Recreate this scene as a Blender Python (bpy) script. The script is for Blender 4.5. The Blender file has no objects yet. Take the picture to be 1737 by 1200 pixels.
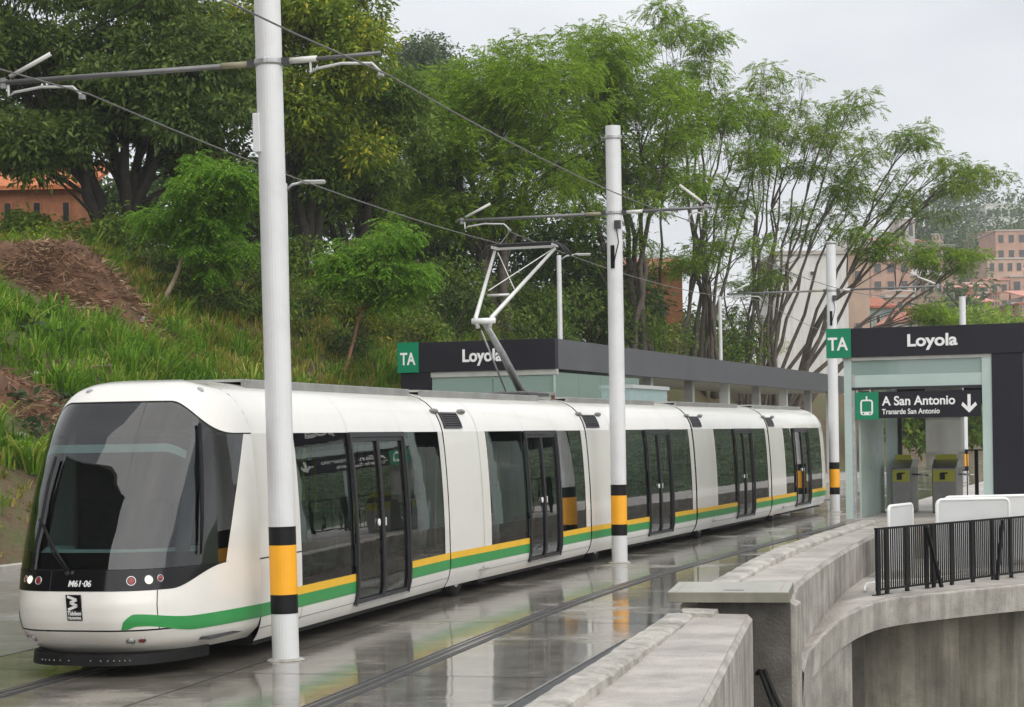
import bpy, math, random
import numpy as np
from mathutils import Matrix, Vector
sc = bpy.context.scene
COL = sc.collection
# ------------------------------------------------------------------ camera
F, CX, CY, ROLL, H = 3280.0, 868.5, 738.0, 0.016, 2.27
cam_d = bpy.data.cameras.new('camera'); cam = bpy.data.objects.new('camera', cam_d); COL.objects.link(cam)
cam.location = (0, 0, H); cam.rotation_euler = (math.pi/2, ROLL, 0)
cam_d.sensor_width = 36; cam_d.lens = F/1737*36; cam_d.shift_y = (CY-600)/1737
cam_d.clip_start = 0.1; cam_d.clip_end = 6000
sc.camera = cam
# ------------------------------------------------------------------ world, sun, exposure
SUN_EL, SUN_AZ = math.radians(48), math.radians(150)      # azimuth from +Y towards +X
world = bpy.data.worlds.new('World'); sc.world = world; world.use_nodes = True
nt = world.node_tree; nt.nodes.clear()
wo = nt.nodes.new('ShaderNodeOutputWorld'); bg = nt.nodes.new('ShaderNodeBackground')
sky = nt.nodes.new('ShaderNodeTexSky'); sky.sky_type = 'NISHITA'; sky.sun_disc = False
sky.sun_elevation = SUN_EL; sky.sun_rotation = SUN_AZ
sc_n = nt.nodes.new('ShaderNodeVectorMath'); sc_n.operation = 'SCALE'; sc_n.inputs[3].default_value = 0.09
tcw = nt.nodes.new('ShaderNodeTexCoord'); mpw = nt.nodes.new('ShaderNodeMapping'); mpw.inputs['Scale'].default_value = (1.2, 1.2, 3.0)
nzw = nt.nodes.new('ShaderNodeTexNoise'); nzw.inputs['Scale'].default_value = 2.2; nzw.inputs['Detail'].default_value = 5
rpw = nt.nodes.new('ShaderNodeValToRGB')
rpw.color_ramp.elements[0].position = .36; rpw.color_ramp.elements[0].color = (.375, .38, .395, 1)
rpw.color_ramp.elements[1].position = .62; rpw.color_ramp.elements[1].color = (.51, .51, .515, 1)
mxw = nt.nodes.new('ShaderNodeMix'); mxw.data_type = 'RGBA'; mxw.inputs['Factor'].default_value = 0.9
nt.links.new(tcw.outputs['Generated'], mpw.inputs['Vector']); nt.links.new(mpw.outputs[0], nzw.inputs['Vector'])
nt.links.new(nzw.outputs['Fac'], rpw.inputs['Fac'])
nt.links.new(sky.outputs[0], sc_n.inputs[0])
nt.links.new(sc_n.outputs[0], mxw.inputs[6]); nt.links.new(rpw.outputs[0], mxw.inputs[7])
nt.links.new(mxw.outputs[2], bg.inputs['Color']); bg.inputs['Strength'].default_value = 1.0
nt.links.new(bg.outputs[0], wo.inputs[0])
sun_d = bpy.data.lights.new('sun', 'SUN'); sun = bpy.data.objects.new('sun', sun_d); COL.objects.link(sun)
sun_d.energy = 1.5; sun_d.angle = math.radians(110); sun_d.color = (1, .97, .92)
sdir = Vector((math.sin(SUN_AZ)*math.cos(SUN_EL), math.cos(SUN_AZ)*math.cos(SUN_EL), math.sin(SUN_EL)))
sun.rotation_euler = sdir.to_track_quat('Z', 'Y').to_euler()
sc.view_settings.view_transform = 'Standard'; sc.view_settings.look = 'None'
sc.view_settings.exposure = 0.97; sc.view_settings.gamma = 1; sc.view_settings.use_curve_mapping = False
sc.render.engine = 'CYCLES'
sc.cycles.use_denoising = True
sc.cycles.max_bounces = 8; sc.cycles.transparent_max_bounces = 16; sc.cycles.diffuse_bounces = 3; sc.cycles.glossy_bounces = 4
sc.cycles.sample_clamp_indirect = 6; sc.cycles.caustics_reflective = False; sc.cycles.caustics_refractive = False

# ------------------------------------------------------------------ geometry of the picture and of the line
def ray(px, py):
    u = px-CX; v = -(py-CY); c, s = math.cos(ROLL), math.sin(ROLL)
    return (u*c+v*s, F, -u*s+v*c)
def G(px, py, h=0):
    d = ray(px, py); t = (h-H)/d[2]; return Vector((d[0]*t, d[1]*t, h))
def P(px, py, y):
    d = ray(px, py); t = y/d[1]; return Vector((d[0]*t, y, H+d[2]*t))
def to_px(p):
    c, s = math.cos(ROLL), math.sin(ROLL); z = p[2]-H
    return (CX+(p[0]*c-z*s)/p[1]*F, CY-(p[0]*s+z*c)/p[1]*F)
def ss(x):
    x = max(0, min(1, x)); return x*x*(3-2*x)
def lerp(a, b, t): return a+(b-a)*t
def th(s): return math.radians(14+6*ss((s-2)/18)-1.0*ss((s-24)/16))
DS = .05; LINE = {}
def _line():
    s0 = 5.1; t = th(s0); c = (-1.89-math.cos(t)*1.1, 23.1+math.sin(t)*1.1); n0 = round(s0/DS)
    x, y = c; LINE[n0] = c
    for n in range(n0, 4000):
        a = th((n+.5)*DS); x += math.sin(a)*DS; y += math.cos(a)*DS; LINE[n+1] = (x, y)
    x, y = c
    for n in range(n0, -900, -1):
        a = th((n-.5)*DS); x -= math.sin(a)*DS; y -= math.cos(a)*DS; LINE[n-1] = (x, y)
_line()
def PT(s, off=0, z=0):
    n = max(-890, min(3990, s/DS)); i = math.floor(n); f = n-i; a = LINE[i]; b = LINE[i+1]; t = th(s)
    return Vector((a[0]+(b[0]-a[0])*f+math.cos(t)*off, a[1]+(b[1]-a[1])*f-math.sin(t)*off, z))
def s_at_px(px, off, z, lo=0, hi=120):
    for _ in range(50):
        m = (lo+hi)/2
        if to_px(PT(m, off, z))[0] < px: lo = m
        else: hi = m
    return m
rnd = random.Random(7)
# ------------------------------------------------------------------ mesh helpers
WORLD = {}
def add(o, parent=None, world=False):
    COL.objects.link(o)
    if parent is not None:
        o.parent = parent
        if world: o.matrix_parent_inverse = WORLD[parent].inverted(); WORLD[o] = Matrix.Identity(4)
        else: WORLD[o] = WORLD[parent].copy()
    else: WORLD[o] = o.matrix_basis.copy()
    return o
def tag(o, label=None, cat=None, group=None, kind=None):
    if label: o['label'] = label
    if cat: o['category'] = cat
    if group: o['group'] = group
    if kind: o['kind'] = kind
    return o
def thing(name, label, cat, loc=(0, 0, 0), rz=0, group=None):
    o = bpy.data.objects.new(name, None); o.empty_display_size = .2
    o.location = loc; o.rotation_euler = (0, 0, rz); COL.objects.link(o)
    WORLD[o] = Matrix.Translation(loc) @ Matrix.Rotation(rz, 4, 'Z')
    return tag(o, label, cat, group)
def copy_tree(o, parent=None):
    c = o.copy(); COL.objects.link(c); c.parent = parent
    for ch in list(o.children): copy_tree(ch, c)
    return c
class MB:
    def __init__(s): s.v = []; s.f = []
    def quad(s, a, b, c, d):
        n = len(s.v); s.v += [tuple(a), tuple(b), tuple(c), tuple(d)]; s.f.append((n, n+1, n+2, n+3)); return s
    def poly(s, pts):
        n = len(s.v); s.v += [tuple(p) for p in pts]; s.f.append(tuple(range(n, n+len(pts)))); return s
    def box(s, x0, x1, y0, y1, z0, z1, M=None):
        n = len(s.v)
        vs = [(x0,y0,z0),(x1,y0,z0),(x1,y1,z0),(x0,y1,z0),(x0,y0,z1),(x1,y0,z1),(x1,y1,z1),(x0,y1,z1)]
        if M is not None: vs = [tuple(M @ Vector(p)) for p in vs]
        s.v += vs
        for q in ((0,3,2,1),(4,5,6,7),(0,1,5,4),(1,2,6,5),(2,3,7,6),(3,0,4,7)): s.f.append(tuple(n+i for i in q))
        return s
    def beam(s, a, b, w, h, up=(0, 0, 1)):
        a = Vector(a); b = Vector(b); d = (b-a); L = d.length; d.normalize(); up = Vector(up)
        sd = d.cross(up)
        if sd.length < 1e-4: sd = d.cross(Vector((1, 0, 0)))
        sd.normalize(); u = sd.cross(d)
        M = Matrix((d, sd, u)).transposed().to_4x4(); M.translation = a
        return s.box(0, L, -w/2, w/2, -h/2, h/2, M)
    def tube(s, pts, r, seg=8, cap=True):
        pts = [Vector(p) for p in pts]; k = len(pts)
        rs = r if isinstance(r, (list, tuple)) else [r]*k
        n = len(s.v); ref = None
        for i, p in enumerate(pts):
            d = (pts[min(i+1, k-1)]-pts[max(i-1, 0)]).normalized()
            if ref is None:
                ref = Vector((0, 0, 1)) if abs(d.z) < .9 else Vector((1, 0, 0))
            a = d.cross(ref); a.normalize(); b = a.cross(d); ref = b
            for j in range(seg):
                t = 2*math.pi*j/seg; s.v.append(tuple(p+(a*math.cos(t)+b*math.sin(t))*rs[i]))
        for i in range(k-1):
            for j in range(seg):
                j2 = (j+1) % seg
                s.f.append((n+i*seg+j, n+i*seg+j2, n+(i+1)*seg+j2, n+(i+1)*seg+j))
        if cap:
            s.f.append(tuple(n+j for j in reversed(range(seg)))); s.f.append(tuple(n+(k-1)*seg+j for j in range(seg)))
        return s
    def lathe(s, c, prof, seg=16, axis=None):
        n = len(s.v); c = Vector(c); M = Matrix.Identity(3)
        if axis is not None: M = Vector(axis).normalized().to_track_quat('Z', 'Y').to_matrix()
        for r, z in prof:
            for j in range(seg):
                t = 2*math.pi*j/seg; s.v.append(tuple(c+M @ Vector((r*math.cos(t), r*math.sin(t), z))))
        for i in range(len(prof)-1):
            for j in range(seg):
                j2 = (j+1) % seg; s.f.append((n+i*seg+j, n+i*seg+j2, n+(i+1)*seg+j2, n+(i+1)*seg+j))
        s.f.append(tuple(n+j for j in reversed(range(seg)))); s.f.append(tuple(n+(len(prof)-1)*seg+j for j in range(seg)))
        return s
    def grid(s, rows, closed=False):
        n = len(s.v); m = len(rows[0])
        for r in rows: s.v += [tuple(p) for p in r]
        for i in range(len(rows)-1):
            for j in range(m if closed else m-1):
                j2 = (j+1) % m; s.f.append((n+i*m+j, n+i*m+j2, n+(i+1)*m+j2, n+(i+1)*m+j))
        return s
    def build(s, name, mat, parent=None, world=False, smooth=False, bevel=0, label=None, solid=0):
        me = bpy.data.meshes.new(name); me.from_pydata(s.v, [], s.f); me.update()
        if mat is not None: me.materials.append(mat)
        if smooth: me.polygons.foreach_set('use_smooth', [True]*len(me.polygons))
        o = bpy.data.objects.new(name, me); add(o, parent, world)
        if solid:
            q = o.modifiers.new('solid', 'SOLIDIFY'); q.thickness = abs(solid); q.offset = -1 if solid > 0 else 1
        if bevel:
            q = o.modifiers.new('bevel', 'BEVEL'); q.width = bevel; q.segments = 2; q.limit_method = 'ANGLE'; q.angle_limit = math.radians(40)
        if label: o['label'] = label
        return o
def np_mesh(name, V, Q, mat, parent=None, world=False, smooth=False):
    V = np.asarray(V, np.float32); Q = np.asarray(Q, np.int32); k = Q.shape[1]
    me = bpy.data.meshes.new(name); me.vertices.add(len(V)); me.vertices.foreach_set('co', V.ravel())
    me.loops.add(Q.size); me.loops.foreach_set('vertex_index', Q.ravel())
    me.polygons.add(len(Q)); me.polygons.foreach_set('loop_start', np.arange(0, Q.size, k, dtype=np.int32))
    me.update(calc_edges=True); me.materials.append(mat)
    if smooth: me.polygons.foreach_set('use_smooth', [True]*len(Q))
    return add(bpy.data.objects.new(name, me), parent, world)
def text_mesh(txt, size, bold=.012, extrude=.004, shear=0, spacing=1.0):
    c = bpy.data.curves.new('lettering', 'FONT'); c.body = txt; c.size = size; c.offset = bold*size; c.extrude = extrude
    c.shear = shear; c.space_character = spacing; c.align_x = 'LEFT'
    o = bpy.data.objects.new('lettering', c); COL.objects.link(o)
    dg = bpy.context.evaluated_depsgraph_get(); dg.update()
    me = bpy.data.meshes.new_from_object(o.evaluated_get(dg)); COL.objects.unlink(o); bpy.data.objects.remove(o)
    xs = [v.co.x for v in me.vertices]; return me, min(xs), max(xs)
def text_on(name, txt, size, M, mat, parent, world=False, width=None, center=False, **k):
    """M: matrix whose x axis is the reading direction and y axis is up the letters"""
    me, x0, x1 = text_mesh(txt, size, **k); me.materials.clear(); me.materials.append(mat); me.name = name
    sx = (width/(x1-x0)) if width else 1
    me.transform(Matrix.Diagonal((sx, 1, 1, 1)) @ Matrix.Translation((-(x0+x1)/2 if center else -x0, 0, 0))); me.transform(M)
    return add(bpy.data.objects.new(name, me), parent, world)
def frame(o, x, y, z=None):
    x = Vector(x).normalized(); y = Vector(y).normalized(); z = x.cross(y)
    M = Matrix((x, y, z)).transposed().to_4x4(); M.translation = o; return M

# ------------------------------------------------------------------ materials
MATS = {}
def mat(name, col, rough=.5, metal=0, var=.12, scale=3., fine=.0, bump=0, bscale=60, coat=0, spec=.5, streak=0, emit=0, stretch=None, dirt=None, island=0):
    if name in MATS: return MATS[name]
    m = bpy.data.materials.new(name); m.use_nodes = True; t = m.node_tree; N = t.nodes; L = t.links
    b = N['Principled BSDF']
    b.inputs['Roughness'].default_value = rough; b.inputs['Metallic'].default_value = metal
    b.inputs['Coat Weight'].default_value = coat; b.inputs['Coat Roughness'].default_value = .06; b.inputs['Specular IOR Level'].default_value = spec
    tc = N.new('ShaderNodeTexCoord'); vec = tc.outputs['Object']
    if stretch:
        mp = N.new('ShaderNodeMapping'); mp.inputs['Scale'].default_value = stretch; L.new(vec, mp.inputs['Vector']); vec = mp.outputs[0]
    nz = N.new('ShaderNodeTexNoise'); nz.inputs['Scale'].default_value = scale; nz.inputs['Detail'].default_value = 6; nz.inputs['Roughness'].default_value = .6
    L.new(vec, nz.inputs['Vector'])
    rp = N.new('ShaderNodeValToRGB'); e = rp.color_ramp.elements
    e[0].position = .3; e[0].color = tuple(max(0, c*(1-var)) for c in col)+(1,)
    e[1].position = .7; e[1].color = tuple(min(1, c*(1+var)) for c in col)+(1,)
    L.new(nz.outputs['Fac'], rp.inputs['Fac']); out = rp.outputs[0]
    if dirt:                                        # (colour, amount, scale): grime with a shape of its own
        n2 = N.new('ShaderNodeTexNoise'); n2.inputs['Scale'].default_value = dirt[2]; n2.inputs['Detail'].default_value = 8; n2.inputs['Roughness'].default_value = .7
        L.new(tc.outputs['Object'], n2.inputs['Vector'])
        r2 = N.new('ShaderNodeValToRGB'); r2.color_ramp.elements[0].position = .48; r2.color_ramp.elements[1].position = .72
        r2.color_ramp.elements[1].color = (dirt[1],)*3+(1,)
        L.new(n2.outputs['Fac'], r2.inputs['Fac'])
        mx = N.new('ShaderNodeMix'); mx.data_type = 'RGBA'; L.new(r2.outputs[0], mx.inputs['Factor']); L.new(out, mx.inputs[6]); mx.inputs[7].default_value = tuple(dirt[0])+(1,); out = mx.outputs[2]
    if streak:                                      # rain streaks running down vertical faces
        mp = N.new('ShaderNodeMapping'); mp.inputs['Scale'].default_value = (2.4, 2.4, .16); L.new(tc.outputs['Object'], mp.inputs['Vector'])
        n3 = N.new('ShaderNodeTexNoise'); n3.inputs['Scale'].default_value = 1.6; n3.inputs['Detail'].default_value = 7; n3.inputs['Roughness'].default_value = .65; L.new(mp.outputs[0], n3.inputs['Vector'])
        r3 = N.new('ShaderNodeValToRGB'); r3.color_ramp.elements[0].position = .42; r3.color_ramp.elements[1].position = .7; r3.color_ramp.elements[1].color = (streak,)*3+(1,)
        L.new(n3.outputs['Fac'], r3.inputs['Fac'])
        ge = N.new('ShaderNodeNewGeometry'); sp = N.new('ShaderNodeSeparateXYZ'); L.new(ge.outputs['Normal'], sp.inputs[0])
        ab = N.new('ShaderNodeMath'); ab.operation = 'ABSOLUTE'; L.new(sp.outputs[2], ab.inputs[0])
        iv = N.new('ShaderNodeMath'); iv.operation = 'SUBTRACT'; iv.inputs[0].default_value = 1; L.new(ab.outputs[0], iv.inputs[1])
        ml = N.new('ShaderNodeMath'); ml.operation = 'MULTIPLY'; L.new(iv.outputs[0], ml.inputs[0]); L.new(r3.outputs[0], ml.inputs[1])
        mx = N.new('ShaderNodeMix'); mx.data_type = 'RGBA'; L.new(ml.outputs[0], mx.inputs['Factor']); L.new(out, mx.inputs[6]); mx.inputs[7].default_value = tuple(c*.28 for c in col)+(1,); out = mx.outputs[2]
    if island:
        ge = N.new('ShaderNodeNewGeometry'); hs = N.new('ShaderNodeHueSaturation'); mr = N.new('ShaderNodeMapRange')
        mr.inputs['To Min'].default_value = 1-island; mr.inputs['To Max'].default_value = 1+island
        L.new(ge.outputs['Random Per Island'], mr.inputs['Value']); L.new(mr.outputs[0], hs.inputs['Value']); L.new(out, hs.inputs['Color']); out = hs.outputs[0]
    L.new(out, b.inputs['Base Color'])
    if fine:
        n4 = N.new('ShaderNodeTexNoise'); n4.inputs['Scale'].default_value = 9; n4.inputs['Detail'].default_value = 5; L.new(tc.outputs['Object'], n4.inputs['Vector'])
        mr = N.new('ShaderNodeMapRange'); mr.inputs['To Min'].default_value = max(.02, rough-fine); mr.inputs['To Max'].default_value = min(1, rough+fine)
        L.new(n4.outputs['Fac'], mr.inputs['Value']); L.new(mr.outputs[0], b.inputs['Roughness'])
    if bump:
        n5 = N.new('ShaderNodeTexNoise'); n5.inputs['Scale'].default_value = bscale; n5.inputs['Detail'].default_value = 6; L.new(tc.outputs['Object'], n5.inputs['Vector'])
        bp = N.new('ShaderNodeBump'); bp.inputs['Strength'].default_value = bump; bp.inputs['Distance'].default_value = .02
        L.new(n5.outputs['Fac'], bp.inputs['Height']); L.new(bp.outputs[0], b.inputs['Normal'])
    if emit:
        b.inputs['Emission Color'].default_value = tuple(col)+(1,); b.inputs['Emission Strength'].default_value = emit
    MATS[name] = m; return m
def glass(name, tint, ior=1.5, rough=.01, haze=None, f0=None, wave=.06):
    if name in MATS: return MATS[name]
    m = bpy.data.materials.new(name); m.use_nodes = True; t = m.node_tree; N = t.nodes; L = t.links; N.clear()
    o = N.new('ShaderNodeOutputMaterial'); tr = N.new('ShaderNodeBsdfTransparent'); tr.inputs[0].default_value = tuple(tint)+(1,)
    gl = N.new('ShaderNodeBsdfGlossy'); gl.inputs['Roughness'].default_value = rough; gl.inputs[0].default_value = (1, 1, 1, 1)
    lw = N.new('ShaderNodeLayerWeight'); lw.inputs['Blend'].default_value = .5
    pw = N.new('ShaderNodeMath'); pw.operation = 'POWER'; pw.inputs[1].default_value = 4.0; L.new(lw.outputs['Facing'], pw.inputs[0])
    f0 = f0 or ((ior-1)/(ior+1))**2*1.8
    fr = N.new('ShaderNodeMath'); fr.operation = 'MULTIPLY_ADD'; fr.inputs[1].default_value = 1-f0; fr.inputs[2].default_value = f0; L.new(pw.outputs[0], fr.inputs[0])
    nz = N.new('ShaderNodeTexNoise'); nz.inputs['Scale'].default_value = 1.3; tc = N.new('ShaderNodeTexCoord'); L.new(tc.outputs['Object'], nz.inputs['Vector'])
    bp = N.new('ShaderNodeBump'); bp.inputs['Strength'].default_value = wave; bp.inputs['Distance'].default_value = .03; L.new(nz.outputs['Fac'], bp.inputs['Height'])
    L.new(bp.outputs[0], gl.inputs['Normal'])
    mx = N.new('ShaderNodeMixShader'); L.new(fr.outputs[0], mx.inputs[0]); base = tr.outputs[0]
    if haze:
        df = N.new('ShaderNodeBsdfDiffuse'); df.inputs[0].default_value = tuple(haze[0])+(1,); m2 = N.new('ShaderNodeMixShader'); m2.inputs[0].default_value = haze[1]
        L.new(tr.outputs[0], m2.inputs[1]); L.new(df.outputs[0], m2.inputs[2]); base = m2.outputs[0]
    L.new(base, mx.inputs[1]); L.new(gl.outputs[0], mx.inputs[2]); L.new(mx.outputs[0], o.inputs[0])
    MATS[name] = m; return m
def leaf(name, a, b, c=None, trans=.35):
    if name in MATS: return MATS[name]
    m = bpy.data.materials.new(name); m.use_nodes = True; t = m.node_tree; N = t.nodes; L = t.links; N.clear()
    o = N.new('ShaderNodeOutputMaterial'); df = N.new('ShaderNodeBsdfPrincipled'); df.inputs['Roughness'].default_value = .55; df.inputs['Specular IOR Level'].default_value = .25
    tl = N.new('ShaderNodeBsdfTranslucent'); mx = N.new('ShaderNodeMixShader'); mx.inputs[0].default_value = trans
    ge = N.new('ShaderNodeNewGeometry'); rp = N.new('ShaderNodeValToRGB'); e = rp.color_ramp.elements
    e[0].color = tuple(a)+(1,); e[1].color = tuple(b)+(1,)
    if c: x = e.new(.93); x.color = tuple(b)+(1,); e[len(e)-1].color = tuple(c)+(1,)
    tc = N.new('ShaderNodeTexCoord'); nz = N.new('ShaderNodeTexNoise'); nz.inputs['Scale'].default_value = .8; nz.inputs['Detail'].default_value = 3; L.new(tc.outputs['Object'], nz.inputs['Vector'])
    ad = N.new('ShaderNodeMath'); ad.operation = 'MULTIPLY_ADD'; L.new(nz.outputs['Fac'], ad.inputs[0]); ad.inputs[1].default_value = 1.6; ad.inputs[2].default_value = -.8
    a2 = N.new('ShaderNodeMath'); a2.operation = 'ADD'; a2.use_clamp = True; L.new(ad.outputs[0], a2.inputs[0]); L.new(ge.outputs['Random Per Island'], a2.inputs[1])
    L.new(a2.outputs[0], rp.inputs['Fac']); L.new(rp.outputs[0], df.inputs['Base Color']); L.new(rp.outputs[0], tl.inputs[0])
    L.new(df.outputs[0], mx.inputs[1]); L.new(tl.outputs[0], mx.inputs[2]); L.new(mx.outputs[0], o.inputs[0])
    MATS[name] = m; return m

WHITE = mat('tram_white_paint', (.80, .785, .74), .22, var=.03, scale=1.2, coat=.5, dirt=((.45, .41, .33), .2, 1.2))
BLACKG = mat('black_gloss_panel', (.006, .006, .007), .12, var=.2, spec=.35)
DARKG = mat('dark_grey_frame', (.03, .029, .033), .4, var=.15, spec=.3)
RUBBER = mat('black_rubber', (.009, .009, .009), .6, spec=.2, var=.3, scale=8)
YELLOW = mat('yellow_stripe', (.85, .50, .03), .3, var=.05)
GREEN = mat('green_stripe', (.035, .29, .075), .3, var=.06)
STEEL = mat('brushed_steel', (.5, .5, .5), .32, metal=.9, var=.15, scale=6)
GALV = mat('galvanised_tube', (.42, .43, .43), .42, metal=.6, var=.2, scale=7)
DKMETAL = mat('dark_metal', (.08, .08, .085), .45, metal=.5, var=.25)
POLEP = mat('pole_grey_white_paint', (.66, .67, .68), .38, var=.05, scale=1.5, coat=.15, dirt=((.42, .40, .37), .25, 2.5))
BANDY = mat('warning_amber_band', (.88, .40, .012), .35, var=.06)
BANDB = mat('warning_black_band', (.008, .008, .009), .45, var=.3, spec=.2)
CONC = mat('weathered_concrete', (.37, .35, .315), .75, var=.3, scale=1.8, bump=.6, bscale=38, streak=.6, dirt=((.11, .10, .08), .75, .8))
CONCT = mat('wet_pale_concrete', (.44, .41, .375), .42, var=.3, scale=1.1, fine=.3, bump=.45, bscale=45, dirt=((.20, .18, .15), .75, .9), stretch=(.8, 1.15, 1))
CONCK = mat('kerb_concrete', (.42, .40, .36), .55, var=.25, scale=2.2, bump=.6, bscale=30, dirt=((.10, .095, .07), .9, 2.4))
CONCD = mat('damp_and_shade_dark_concrete', (.085, .078, .068), .6, var=.35, scale=2, bump=.5, bscale=30, dirt=((.2, .19, .17), .5, 2.2))  # damp on the end block; painted-in recess shade on recess_wall
FASC = mat('station_fascia_charcoal', (.016, .0155, .022), .42, var=.2, scale=.8, spec=.25)
SIGNG = mat('sign_green', (.0, .20, .095), .35, var=.04)
LETTER = mat('sign_white_letters', (.8, .8, .8), .4, var=.02)
PALEG = mat('pale_green_frosted_panel', (.42, .52, .49), .25, var=.06, scale=1.2, coat=.2)
BLACKP = mat('black_railing_paint', (.007, .007, .008), .45, var=.3, spec=.2)
PANELW = mat('white_enamel_panel', (.54, .55, .55), .3, var=.04, scale=2, dirt=((.45, .45, .43), .3, 3))
TUBEW = mat('white_enamel_tube', (.76, .77, .77), .28, var=.03)
# ================================================================== THE SETTING
def sweep(s0, s1, step, prof, jit=0, seed=1, caps=True):
    r = random.Random(seed); m = MB(); rows = []; s = s0
    while s < s1+1e-6:
        rows.append([PT(s, o+r.uniform(-jit, jit), z+r.uniform(-jit, jit)) for o, z in prof(s)]); s += step
    m.grid(rows)
    if caps: m.poly(list(reversed(rows[0]))); m.poly(rows[-1])
    return m
def itp(x, tab):
    if x <= tab[0][0]: return tab[0][1]
    for (a, va), (b, vb) in zip(tab, tab[1:]):
        if x <= b: return va+(vb-va)*(x-a)/(b-a)
    return tab[-1][1]
def hk(s): return itp(s, ((-12, .10), (-2, .12), (1.35, .15), (4.75, .2), (8.35, .33), (13.5, .45), (22, .5)))

# wet trackbed -------------------------------------------------------
def wet(name, c0, c1, rmin, rmax, coat=1.0):
    m = bpy.data.materials.new(name); m.use_nodes = True; t = m.node_tree; N = t.nodes; L = t.links; b = N['Principled BSDF']
    tc = N.new('ShaderNodeTexCoord'); mp = N.new('ShaderNodeMapping'); mp.inputs['Rotation'].default_value = (0, 0, math.radians(17)); mp.inputs['Scale'].default_value = (.8, 1.0, 1)
    L.new(tc.outputs['Object'], mp.inputs['Vector'])
    n1 = N.new('ShaderNodeTexNoise'); n1.inputs['Scale'].default_value = .55; n1.inputs['Detail'].default_value = 8; n1.inputs['Roughness'].default_value = .62; L.new(mp.outputs[0], n1.inputs['Vector'])
    n2 = N.new('ShaderNodeTexNoise'); n2.inputs['Scale'].default_value = 2.6; n2.inputs['Detail'].default_value = 8; n2.inputs['Roughness'].default_value = .7; L.new(mp.outputs[0], n2.inputs['Vector'])
    rp = N.new('ShaderNodeValToRGB'); e = rp.color_ramp.elements; e[0].position = .32; e[0].color = tuple(c0)+(1,); e[1].position = .68; e[1].color = tuple(c1)+(1,)
    L.new(n2.outputs['Fac'], rp.inputs['Fac']); L.new(rp.outputs[0], b.inputs['Base Color'])
    lt = N.new('ShaderNodeMix'); lt.data_type = 'RGBA'; L.new(rp.outputs[0], lt.inputs[6]); lt.inputs[7].default_value = tuple(c*1.3 for c in c1)+(1,); L.new(lt.outputs[2], b.inputs['Base Color'])
    pd = N.new('ShaderNodeValToRGB'); pd.color_ramp.elements[0].position = .52; pd.color_ramp.elements[1].position = .68     # puddle mask
    L.new(n1.outputs['Fac'], pd.inputs['Fac'])
    lf = N.new('ShaderNodeMath'); lf.operation = 'MULTIPLY'; lf.inputs[1].default_value = .65; L.new(pd.outputs[0], lf.inputs[0]); L.new(lf.outputs[0], lt.inputs['Factor'])
    mr = N.new('ShaderNodeMapRange'); mr.inputs['To Min'].default_value = rmin; mr.inputs['To Max'].default_value = rmax; L.new(pd.outputs[0], mr.inputs['Value'])
    b.inputs['Roughness'].default_value = .55; b.inputs['Coat Weight'].default_value = coat; b.inputs['Coat IOR'].default_value = 1.6
    L.new(mr.outputs[0], b.inputs['Coat Roughness'])
    n3 = N.new('ShaderNodeTexNoise'); n3.inputs['Scale'].default_value = 28; n3.inputs['Detail'].default_value = 4; L.new(tc.outputs['Object'], n3.inputs['Vector'])
    n4 = N.new('ShaderNodeTexNoise'); n4.inputs['Scale'].default_value = 1.2; n4.inputs['Detail'].default_value = 2; L.new(tc.outputs['Object'], n4.inputs['Vector'])
    mu = N.new('ShaderNodeMath'); mu.operation = 'MULTIPLY'; L.new(n3.outputs['Fac'], mu.inputs[0]); L.new(pd.outputs[0], mu.inputs[1])
    ad = N.new('ShaderNodeMath'); ad.operation = 'MULTIPLY_ADD'; L.new(mu.outputs[0], ad.inputs[0]); ad.inputs[1].default_value = .10; L.new(n4.outputs['Fac'], ad.inputs[2])
    mp2 = N.new('ShaderNodeMapping'); mp2.inputs['Rotation'].default_value = (0, 0, math.radians(5)); mp2.inputs['Scale'].default_value = (.5, 3.2, 1); L.new(tc.outputs['Object'], mp2.inputs['Vector'])
    n6 = N.new('ShaderNodeTexNoise'); n6.inputs['Scale'].default_value = 1.1; n6.inputs['Detail'].default_value = 7; n6.inputs['Roughness'].default_value = .68; L.new(mp2.outputs[0], n6.inputs['Vector'])
    r6 = N.new('ShaderNodeMapRange'); r6.inputs['From Min'].default_value = .5; r6.inputs['From Max'].default_value = .72; r6.inputs['To Max'].default_value = .07; L.new(n6.outputs['Fac'], r6.inputs['Value'])
    a6 = N.new('ShaderNodeMath'); a6.operation = 'ADD'; L.new(mr.outputs[0], a6.inputs[0]); L.new(r6.outputs[0], a6.inputs[1]); L.new(a6.outputs[0], b.inputs['Coat Roughness'])
    a7 = N.new('ShaderNodeMath'); a7.operation = 'MULTIPLY_ADD'; L.new(n6.outputs['Fac'], a7.inputs[0]); a7.inputs[1].default_value = .5; L.new(ad.outputs[0], a7.inputs[2]); ad = a7
    bp = N.new('ShaderNodeBump'); bp.inputs['Strength'].default_value = .07; bp.inputs['Distance'].default_value = .05; L.new(ad.outputs[0], bp.inputs['Height'])
    L.new(bp.outputs[0], b.inputs['Coat Normal']); L.new(bp.outputs[0], b.inputs['Normal'])
    return m
WET = wet('wet_track_concrete', (.085, .074, .06), (.25, .228, .192), .012, .34)
WETR = wet('wet_grey_asphalt', (.17, .165, .16), (.27, .262, .25), .12, .3, .7)
m = MB(); m.box(-2600, 2600, -400, 3600, -7.2, -7.0)
tag(m.build('ground', mat('lower_ground_earth', (.16, .15, .12), .9, var=.3, scale=.05)), kind='structure')
m = MB()
rows = [[PT(s, o, 0) for o in (-9.4, -5, -1.6, 0, 2, 4.95)] for s in [x*1.0 for x in range(-30, 150)]]
m.grid(rows)
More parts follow.
